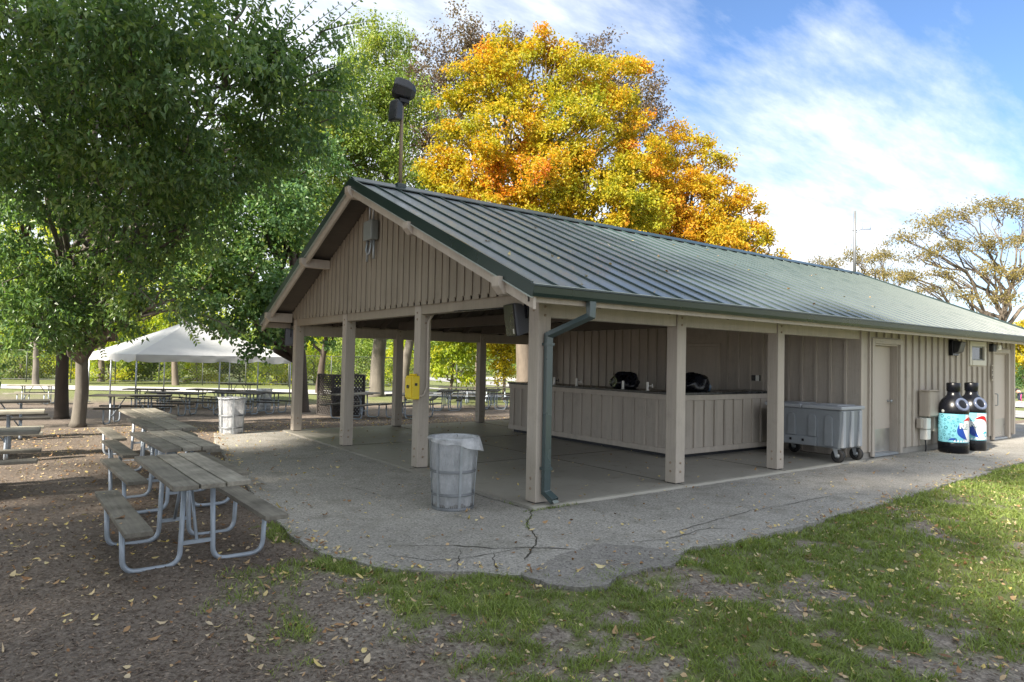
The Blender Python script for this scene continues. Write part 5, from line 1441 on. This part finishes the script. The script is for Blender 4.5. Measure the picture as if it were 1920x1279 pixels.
tree("gold_shrub", "golden autumn shrub glimpsed past the end of the far door", gp(1925, 50, 700), .12, LB([(1910, 655, 50, 1.5), (1935, 640, 51, 1.8), (1955, 670, 50, 1.6)]), L_yel, M_barkm, .2, .14, 60, seed=44, cat="shrub")
tree("green_shrub", "dark green shrub under the golden one past the end of the far door", gp(1925, 47, 700), .08, LB([(1915, 708, 47, .8), (1940, 705, 47, 1.0)]), L_mid, M_barkm, .15, .10, 70, seed=45, cat="shrub")

# shrubs along the fence
shr = [(-60, 640, 49, 2.6, L_yg), (30, 650, 48, 2.2, L_lite), (120, 635, 50, 2.6, L_yg), (205, 655, 48, 2.0, L_yg), (290, 640, 50, 2.6, L_lite), (370, 650, 49, 2.2, L_yg), (450, 640, 50, 2.4, L_lite), (520, 655, 48, 2.0, L_yg), (590, 648, 50, 2.0, L_yg), (670, 650, 50, 2.2, L_lite), (745, 655, 49, 1.9, L_yg)]
descr = ["behind the fence post at the photo's edge", "in front of the slender pale trunk", "seen between the slender trunk and the dark trunk", "just past the grey-barked trunk", "under the tent's tree-side eave", "seen below the tent peak", "seen behind the tent's middle poles", "seen below the tent's pavilion-side corner", "seen above the lattice screen", "seen between the lattice and the leaning trunk", "seen between the two leaning trunks"]
for i, (u, q, D, r, lm) in enumerate(shr):
    lob = [(u, q + 25, D, r * .62), (u - 28, q + 40, D - .6, r * .5), (u + 30, q + 38, D + .4, r * .52), (u + 8, q - 6, D + .3, r * .5), (u - 20, q + 2, D, r * .42), (u + 22, q + 64, D - .4, r * .4), (u - 30, q + 66, D - .4, r * .4)]
    tree("shrub", ("yellow-green" if lm is L_yg else "light green") + " shrub beyond the fence " + descr[i], gp(u, D), .09, LB(lob), lm, M_barkm, .20, .11, 52, "shrubs beyond the fence", seed=60 + i, cat="shrub", spread=.6, twigs=3)
# bright young trees behind the open bay
tree("young_tree", "bright yellow-green young tree framed by the yellow-box post and the dark rear post", gp(845, 34), .10, LB([(845, 655, 34, 1.3), (875, 640, 34.5, 1.2), (840, 610, 34, 1.1), (870, 690, 34, .9), (825, 690, 33.5, .8), (880, 600, 35, 1.0)]), L_yg, M_barkm, .17, .10, 80, seed=81, spread=.5)
tree("young_tree", "golden yellow young tree framed by the dark rear post and the corner post", gp(945, 35), .10, LB([(940, 655, 35, 1.2), (955, 625, 35, 1.2), (925, 640, 36, 1.0), (950, 690, 35, .9), (975, 650, 36, 1.1), (960, 600, 36, 1.0)]), L_yel, M_barkm, .17, .10, 80, seed=82, spread=.5)
tree("slender_tree", "slender pale-trunked tree standing on the verge by the fence", gp(68, 40.5), .19, LB([(60, 560, 41, 1.5), (90, 520, 41, 1.6), (40, 500, 41, 1.6), (110, 590, 41.5, 1.0), (20, 590, 41, 1.1)]), L_yg, M_barkg, .18, .11, 60, seed=83, spread=.6)
tree("background_tree", "yellow-green tree whose crown shows over the tent peak", gp(330, 44), .22, LB([(300, 560, 44, 1.9), (360, 540, 44, 2.0), (420, 570, 44, 1.7), (250, 590, 44, 1.6), (330, 600, 44, 1.4), (230, 540, 44.5, 1.8)]), L_yg, M_barkm, .19, .11, 52, seed=84, spread=.6)
tree("background_tree", "light green tree showing low between the big trunks and the tent", gp(190, 47), .22, LB([(180, 560, 47, 2.0), (120, 540, 47, 2.2), (230, 500, 47, 2.2), (200, 430, 47, 2.4)]), L_lite, M_barkm, .2, .12, 46, seed=85, spread=.7)
tree("background_tree", "dark green tree showing through the pavilion beside the corner post with no downspout", gp(600, 38), .24, LB([(590, 560, 38, 1.8), (640, 590, 38, 1.4), (560, 610, 38, 1.0), (680, 560, 38, 1.6), (625, 630, 38, .8)]), L_mid, M_barkd, .18, .11, 60, seed=86, spread=.6)
tree("background_tree", "grey-trunked tree standing behind the counter end", gp(985, 38, 712), .36, LB([(1000, 520, 38, 2.2), (960, 570, 38, 1.6), (1050, 560, 38, 2.0)]), L_yg, M_barkd, .18, .11, 50, seed=87, spread=.6)
tree("background_tree", "lime-green tree glowing behind the slender pale trunk", gp(40, 50), .22, LB([(20, 520, 50, 2.4), (90, 560, 50, 2.2), (-40, 560, 49, 2.4), (60, 440, 51, 2.6), (140, 470, 51, 2.2), (0, 610, 48, 1.5)]), L_yg, M_barkm, .2, .12, 46, seed=91, spread=.7)
tree("background_tree", "lime-green tree filling the gap above the tent's tree-side eave", gp(250, 52), .22, LB([(250, 520, 52, 2.4), (310, 470, 52, 2.6), (380, 490, 52, 2.2), (200, 590, 51, 1.6), (440, 520, 52, 2.0)]), L_yg, M_barkm, .2, .12, 46, seed=92, spread=.7)
# unseen trees added on the sunward side to block sun and dapple the yard
SHT = [(-12.0, -2.5, 11.5, 2.9, "broad unseen tree added outside the frame for shade, nearest the camera"), (-13.0, 2.2, 15.0, 3.0, "tall unseen tree added beside the cross-wise tables to shade the gable"), (-17.0, -5.5, 13.5, 2.8, "tall unseen tree added for shade behind the nearest shade tree"), (-13.5, 19.0, 11.5, 2.8, "unseen tree added beside the white tent to shade it")]
for i, (x, y, h, r, lb) in enumerate(SHT):
    rg = np.random.default_rng(100 + i)
    lob = [((x + rg.normal(0, 2.1), y + rg.normal(0, 2.1), h - 2.5 + rg.normal(0, 2.2)), r * rg.uniform(.55, .9)) for k in range(18)]
    tree("shade_tree", lb, (x, y, -.1), .3, lob, L_ash, M_barkg, .26, .16, (21, 44, 20, 24)[i], seed=100 + i, spread=.7, shell=.3, cl=8)

# far wood behind everything, one mass
rg = np.random.default_rng(55); Cw = []
for i in range(5200):
    u = rg.uniform(-700, 2300); D = rg.uniform(85, 125)
    hmax = 2.2 + 5.5 * fbm(u / 140, D / 30, 1.0, 2) * (1 if u < 1300 else .55)
    p = at(u, 690, D); Cw.append((p[0], p[1], -.5 + hmax * rg.random() ** .7 * 1.35))
Cw = np.array(Cw); Tw = rg.normal(0, 1, Cw.shape); Tw /= np.linalg.norm(Tw, axis=1)[:, None]
V, Fc = leaves(Cw, Tw, 12, .75, .6, 1.6, .2, rg)
fw = fast_mesh("distant_woods", V, Fc, L_lite); tag(fw, "hazy green belt of trees far beyond the path", "woods", kind="stuff")

# ------------------------------------------------------------------ person in the distance
def skin_fig(name, joints, edges, mat_, parent=None, sub=1):
    me = bpy.data.meshes.new(name); me.from_pydata([j[0] for j in joints], edges, []); me.update()
    o = bpy.data.objects.new(name, me); COL.objects.link(o)
    o.modifiers.new("skin", 'SKIN')
    for i, j in enumerate(joints):
        r = j[1]; me.skin_vertices[0].data[i].radius = (r, r) if not isinstance(r, tuple) else r
    me.skin_vertices[0].data[0].use_root = True
    s_ = o.modifiers.new("sub", 'SUBSURF'); s_.levels = sub; s_.render_levels = sub
    me.materials.append(mat_)
    if parent: o.parent = parent
    return o
pp_ = at(1912, 754, 35.5)
M_coat = mk("black_jacket", (.012, .013, .018), .2, 6, 30, .8); M_pant = mk("navy_trousers", (.015, .018, .035), .2, 6, 30, .8); M_skin = mk("skin", (.55, .35, .26), .05, 6, 30, .5); M_hair = mk("blond_hair", (.45, .32, .17), .2, 20, 60, .6); M_pink = mk("pink_stripe", (.75, .08, .3), .05, 6, 30, .6)
PE = thing("person", "person bending forward in dark clothes with pink side stripes on the far pavement", "person", (pp_[0], pp_[1], -.03), rad(130))
# local x = facing direction; bent at the hips
J = [((0, 0, .56), .10), ((.14, 0, .68), .11), ((.30, 0, .74), .12), ((.40, 0, .74), .06), ((.52, 0, .70), .085), ((.60, 0, .66), .06),
     ((.0, .08, .50), .075), ((.02, .09, .28), .055), ((-.03, .09, .06), .04), ((.06, .09, .025), .03),
     ((.0, -.08, .50), .075), ((.02, -.09, .28), .055), ((-.03, -.09, .06), .04), ((.06, -.09, .025), .03),
     ((.30, .14, .70), .05), ((.34, .17, .50), .04), ((.42, .14, .33), .03), ((.45, .13, .27), .025),
     ((.30, -.14, .70), .05), ((.34, -.17, .50), .04), ((.42, -.14, .33), .03), ((.45, -.13, .27), .025)]
Ed = [(0, 1), (1, 2), (2, 3), (3, 4), (4, 5), (0, 6), (6, 7), (7, 8), (8, 9), (0, 10), (10, 11), (11, 12), (12, 13), (2, 14), (14, 15), (15, 16), (16, 17), (2, 18), (18, 19), (19, 20), (20, 21)]
skin_fig("body", J, Ed, M_skin, PE)
skin_fig("jacket", [((0, 0, .60), .115), ((.14, 0, .69), .128), ((.30, 0, .75), .135), ((.30, .15, .70), .062), ((.345, .175, .50), .052), ((.41, .145, .36), .042), ((.30, -.15, .70), .062), ((.345, -.175, .50), .052), ((.41, -.145, .36), .042)], [(0, 1), (1, 2), (2, 3), (3, 4), (4, 5), (2, 6), (6, 7), (7, 8)], M_coat, PE)
skin_fig("trousers", [((0, 0, .56), .112), ((0, .08, .48), .086), ((.02, .09, .28), .066), ((-.03, .09, .08), .05), ((0, -.08, .48), .086), ((.02, -.09, .28), .066), ((-.03, -.09, .08), .05)], [(0, 1), (1, 2), (2, 3), (0, 4), (4, 5), (5, 6)], M_pant, PE)
MB().tube([(.0, .172, .46), (.02, .16, .28), (-.03, .145, .1)], .014, 6).tube([(.0, -.172, .46), (.02, -.16, .28), (-.03, -.145, .1)], .014, 6).build("stripe", M_pink, PE)
MB().lathe([(.001, -.09), (.075, -.05), (.09, .0), (.075, .06), (.001, .085)], 14).move(Matrix.Translation((.51, 0, .735)) @ Matrix.Rotation(rad(25), 4, 'Y')).build("hair", M_hair, PE)

# ------------------------------------------------------------------ grass, chips, fallen leaves
rg = np.random.default_rng(77)
def scatter(n, x0, x1, y0, y1): return rg.uniform(x0, x1, n), rg.uniform(y0, y1, n)
gx, gy = scatter(1500000, -4.6, 14.0, -5.6, 1.4)
dist = np.hypot(gx - CP[0], gy - CP[1])
keep = rg.random(len(gx)) < np.clip((4.2 / np.maximum(dist, 2.5)) ** 1.2, 0, 1)
gx, gy = gx[keep], gy[keep]
rel = np.stack([gx - CP[0], gy - CP[1]], 1); df = rel @ FWD[:2]; dr = rel @ RGT[:2]
keep = (df > 1.5) & (np.abs(dr) < df * .85 + .5); gx, gy = gx[keep], gy[keep]
gd, md = zones(gx, gy)
clump = fbm(gx, gy, 9.0, 41, 2)
ip = in_pad(gx, gy)
keep = (rg.random(len(gx)) < gd * smooth(.22, .55, clump) * .55) & (~ip | (seg_dist(gx, gy, PADE) < .05 * fbm(gx, gy, 3.0, 91, 2)))
gx, gy, gd = gx[keep], gy[keep], gd[keep]
# weeds in the cracks
cx_, cy_ = [], []
for pts in CR[:6]:
    for p in pts:
        k = int(5 * max(0, fbm(p[0], p[1], 2.2, 51, 2) - .5) * 2.2)
        for _ in range(k): cx_.append(p[0] + rg.normal(0, .012)); cy_.append(p[1] + rg.normal(0, .012))
for _ in range(120):
    cx_.append(rg.uniform(-.3, .55)); cy_.append(-.15 + rg.normal(0, .02)); 
hsc = np.concatenate([np.ones(len(gx)), np.full(len(cx_), .45)])
zb = np.concatenate([gz(gx, gy) + (fbm(gx, gy, 3.0, 7, 4) - .5) * .045 + (fbm(gx, gy, .6, 9, 2) - .5) * .05 - .014, np.full(len(cx_), -.03)])
gx = np.concatenate([gx, cx_]); gy = np.concatenate([gy, cy_])
n = len(gx); print("grass blades", n)
dist = np.hypot(gx - CP[0], gy - CP[1])
h = rg.uniform(.022, .07, n) * hsc * (0.55 + .9 * fbm(gx, gy, 2.0, 61, 2)); w_ = rg.uniform(.0022, .004, n) * np.maximum(1, dist / 5.0)
az = rg.uniform(0, 2 * np.pi, n); ln = rg.uniform(.3, 1.6, n) * h
ca, sa = np.cos(az), np.sin(az); b2 = rg.uniform(0, 2 * np.pi, n)
P0 = np.stack([gx, gy, zb], 1); sdv = np.stack([np.cos(b2), np.sin(b2), np.zeros(n)], 1) * w_[:, None]
mid = P0 + np.stack([ca * ln * .35, sa * ln * .35, h * .6], 1); tip = P0 + np.stack([ca * ln, sa * ln, h * .95], 1)
V = np.stack([P0 - sdv, P0 + sdv, mid + sdv * .8, mid - sdv * .8, tip], 1).reshape(-1, 3)
i = np.arange(n)[:, None] * 5
Fc = np.concatenate([i + np.array([[0, 1, 2]]), i + np.array([[0, 2, 3]]), i + np.array([[3, 2, 4]])], 1).reshape(-1, 3)
L_gr = leaf_mat("grass_blades", [(.0, (.36, .29, .15)), (.2, (.20, .20, .07)), (.3, (.14, .19, .055)), (.55, (.195, .265, .065)), (.8, (.28, .345, .09)), (1., (.44, .39, .18))], .3, 1.2, .5, .45, .3)
go = fast_mesh("grass", V, Fc, L_gr); tag(go, "patchy short green grass along the asphalt edge and across the bare soil", "grass", kind="stuff")

def flakes(x, y, z, L, W_, tilt, seed, curl=.25):
    rg = np.random.default_rng(seed); n = len(x)
    az = rg.uniform(0, 2 * np.pi, n); ax = np.stack([np.cos(az), np.sin(az), rg.normal(0, tilt, n)], 1)
    sd = np.stack([-np.sin(az), np.cos(az), rg.normal(0, tilt, n)], 1)
    up = np.cross(ax, sd)
    p = np.stack([x, y, z], 1); l = L[:, None]; w_ = W_[:, None]; cu = rg.uniform(-.1, curl, n)[:, None]
    pts = [p - ax * l * .5 + up * l * cu, p - ax * l * .12 - sd * w_ * .5, p + ax * l * .22 - sd * w_ * .42 + up * w_ * .1, p + ax * l * .5 + up * l * cu * 1.2, p + ax * l * .22 + sd * w_ * .42 + up * w_ * .25, p - ax * l * .12 + sd * w_ * .5 + up * w_ * .2]
    V = np.stack(pts, 1).reshape(-1, 3); i = np.arange(n)[:, None] * 6
    Fc = np.concatenate([i + np.array([[0, 1, 5]]), i + np.array([[1, 2, 4]]), i + np.array([[1, 4, 5]]), i + np.array([[2, 3, 4]])], 1).reshape(-1, 3)
    return V, Fc
def gtop(x, y):
    z = gz(x, y) + (fbm(x, y, 3.0, 7, 4) - .5) * .045 + (fbm(x, y, .6, 9, 2) - .5) * .05 - .01
    z = np.where(in_pad(x, y), -.029, z)
    z = np.where((x > -.13) & (x < 7.5) & (y > -.13) & (y < 9.05), .001, z)
    return z
# wood chips
wx, wy = scatter(420000, -8, 9, -5.4, 12)
d_ = np.hypot(wx - CP[0], wy - CP[1]); _, md = zones(wx, wy)
keep = (rg.random(len(wx)) < (md * (wx < 0) + .30 * (wy < .5) * (1 - md)) * np.clip((4.0 / np.maximum(d_, 2.5)) ** 1.3, 0, 1)) & ~in_pad(wx, wy); wx, wy = wx[keep], wy[keep]
rel = np.stack([wx - CP[0], wy - CP[1]], 1); df = rel @ FWD[:2]; dr = rel @ RGT[:2]; keep = (df > 1.5) & (np.abs(dr) < df * .85 + .5); wx, wy = wx[keep], wy[keep]
n = len(wx); V, Fc = flakes(wx, wy, gtop(wx, wy) + .004, rg.uniform(.015, .05, n), rg.uniform(.004, .011, n), .22, 5, .1)
L_chip = leaf_mat("wood_chip", [(0., (.05, .037, .03)), (.4, (.11, .082, .064)), (.7, (.19, .145, .11)), (.9, (.34, .27, .21)), (1., (.50, .42, .34))], 0.0, 1.5, .85, .15, .2)
tag(fast_mesh("wood_chips", V, Fc, L_chip), "brown wood chip mulch strewn around the picnic tables", "wood chips", kind="stuff")
# fallen leaves
fx, fy = scatter(60000, -7.5, 12, -5.4, 13)
_, md = zones(fx, fy); gd, _ = zones(fx, fy); ip = in_pad(fx, fy); isl = (fx > -.13) & (fx < 7.5) & (fy > -.1) & (fy < 9)
pr_ = np.where(isl, .05, np.where(ip, .10 + .7 * (seg_dist(fx, fy, PADE) < .18), (.24 + .2 * (1 - md)) + .5 * smooth(.42, .65, fbm(fx, fy, .9, 71)) * (1 - .6 * md)))
keep = (rg.random(len(fx)) < pr_) & ~((fx > 7.5) & (fy > -.1)); fx, fy = fx[keep], fy[keep]; n = len(fx)
V, Fc = flakes(fx, fy, gtop(fx, fy) + rg.uniform(.004, .02, n), np.where(rg.random(n) < .82, rg.uniform(.012, .045, n), rg.uniform(.05, .1, n)), rg.uniform(.010, .036, n), .28, 6, .35)
L_fall = leaf_mat("fallen_leaf", [(0., (.13, .08, .05)), (.25, (.28, .15, .07)), (.45, (.46, .31, .17)), (.65, (.56, .46, .32)), (.86, (.64, .50, .16)), (1., (.62, .58, .48))], .15, 2, .6, .08, .3)
tag(fast_mesh("fallen_leaves", V, Fc, L_fall), "yellow, tan and brown fallen leaves scattered over soil, grass and asphalt", "fallen leaves", kind="stuff")
# a few on the roof and benches
rx, ry = rg.uniform(0, 12, 46), rg.uniform(-.4, 4.2, 46)
V, Fc = flakes(rx, ry, zr_(ry[0]) * 0 + (ZR - SL * np.abs(ry - YM)) + .01, rg.uniform(.05, .1, 46), rg.uniform(.03, .05, 46), .3, 8, .4)
tag(fast_mesh("roof_leaves", V, Fc, L_fall), "a few stray leaves caught on the green metal roof", "fallen leaves", kind="stuff")
tx = np.concatenate([rg.uniform(-3.98, -3.45, 26), rg.uniform(-4.3, -4.15, 6), [-4.22, -4.2]]); ty = np.concatenate([rg.uniform(-.5, 1.2, 26), rg.uniform(-.4, 1.2, 6), [-.02, .02]]); tz = np.concatenate([np.full(26, .645), np.full(6, .355), [.357, .36]])
V, Fc = flakes(tx, ty, tz, np.concatenate([rg.uniform(.012, .045, 32), [.085, .07]]), np.concatenate([rg.uniform(.008, .02, 32), [.05, .04]]), .15, 9, .3)
tag(fast_mesh("table_leaves", V, Fc, L_fall), "small dry leaves lying on the nearest picnic table", "fallen leaves", kind="stuff")
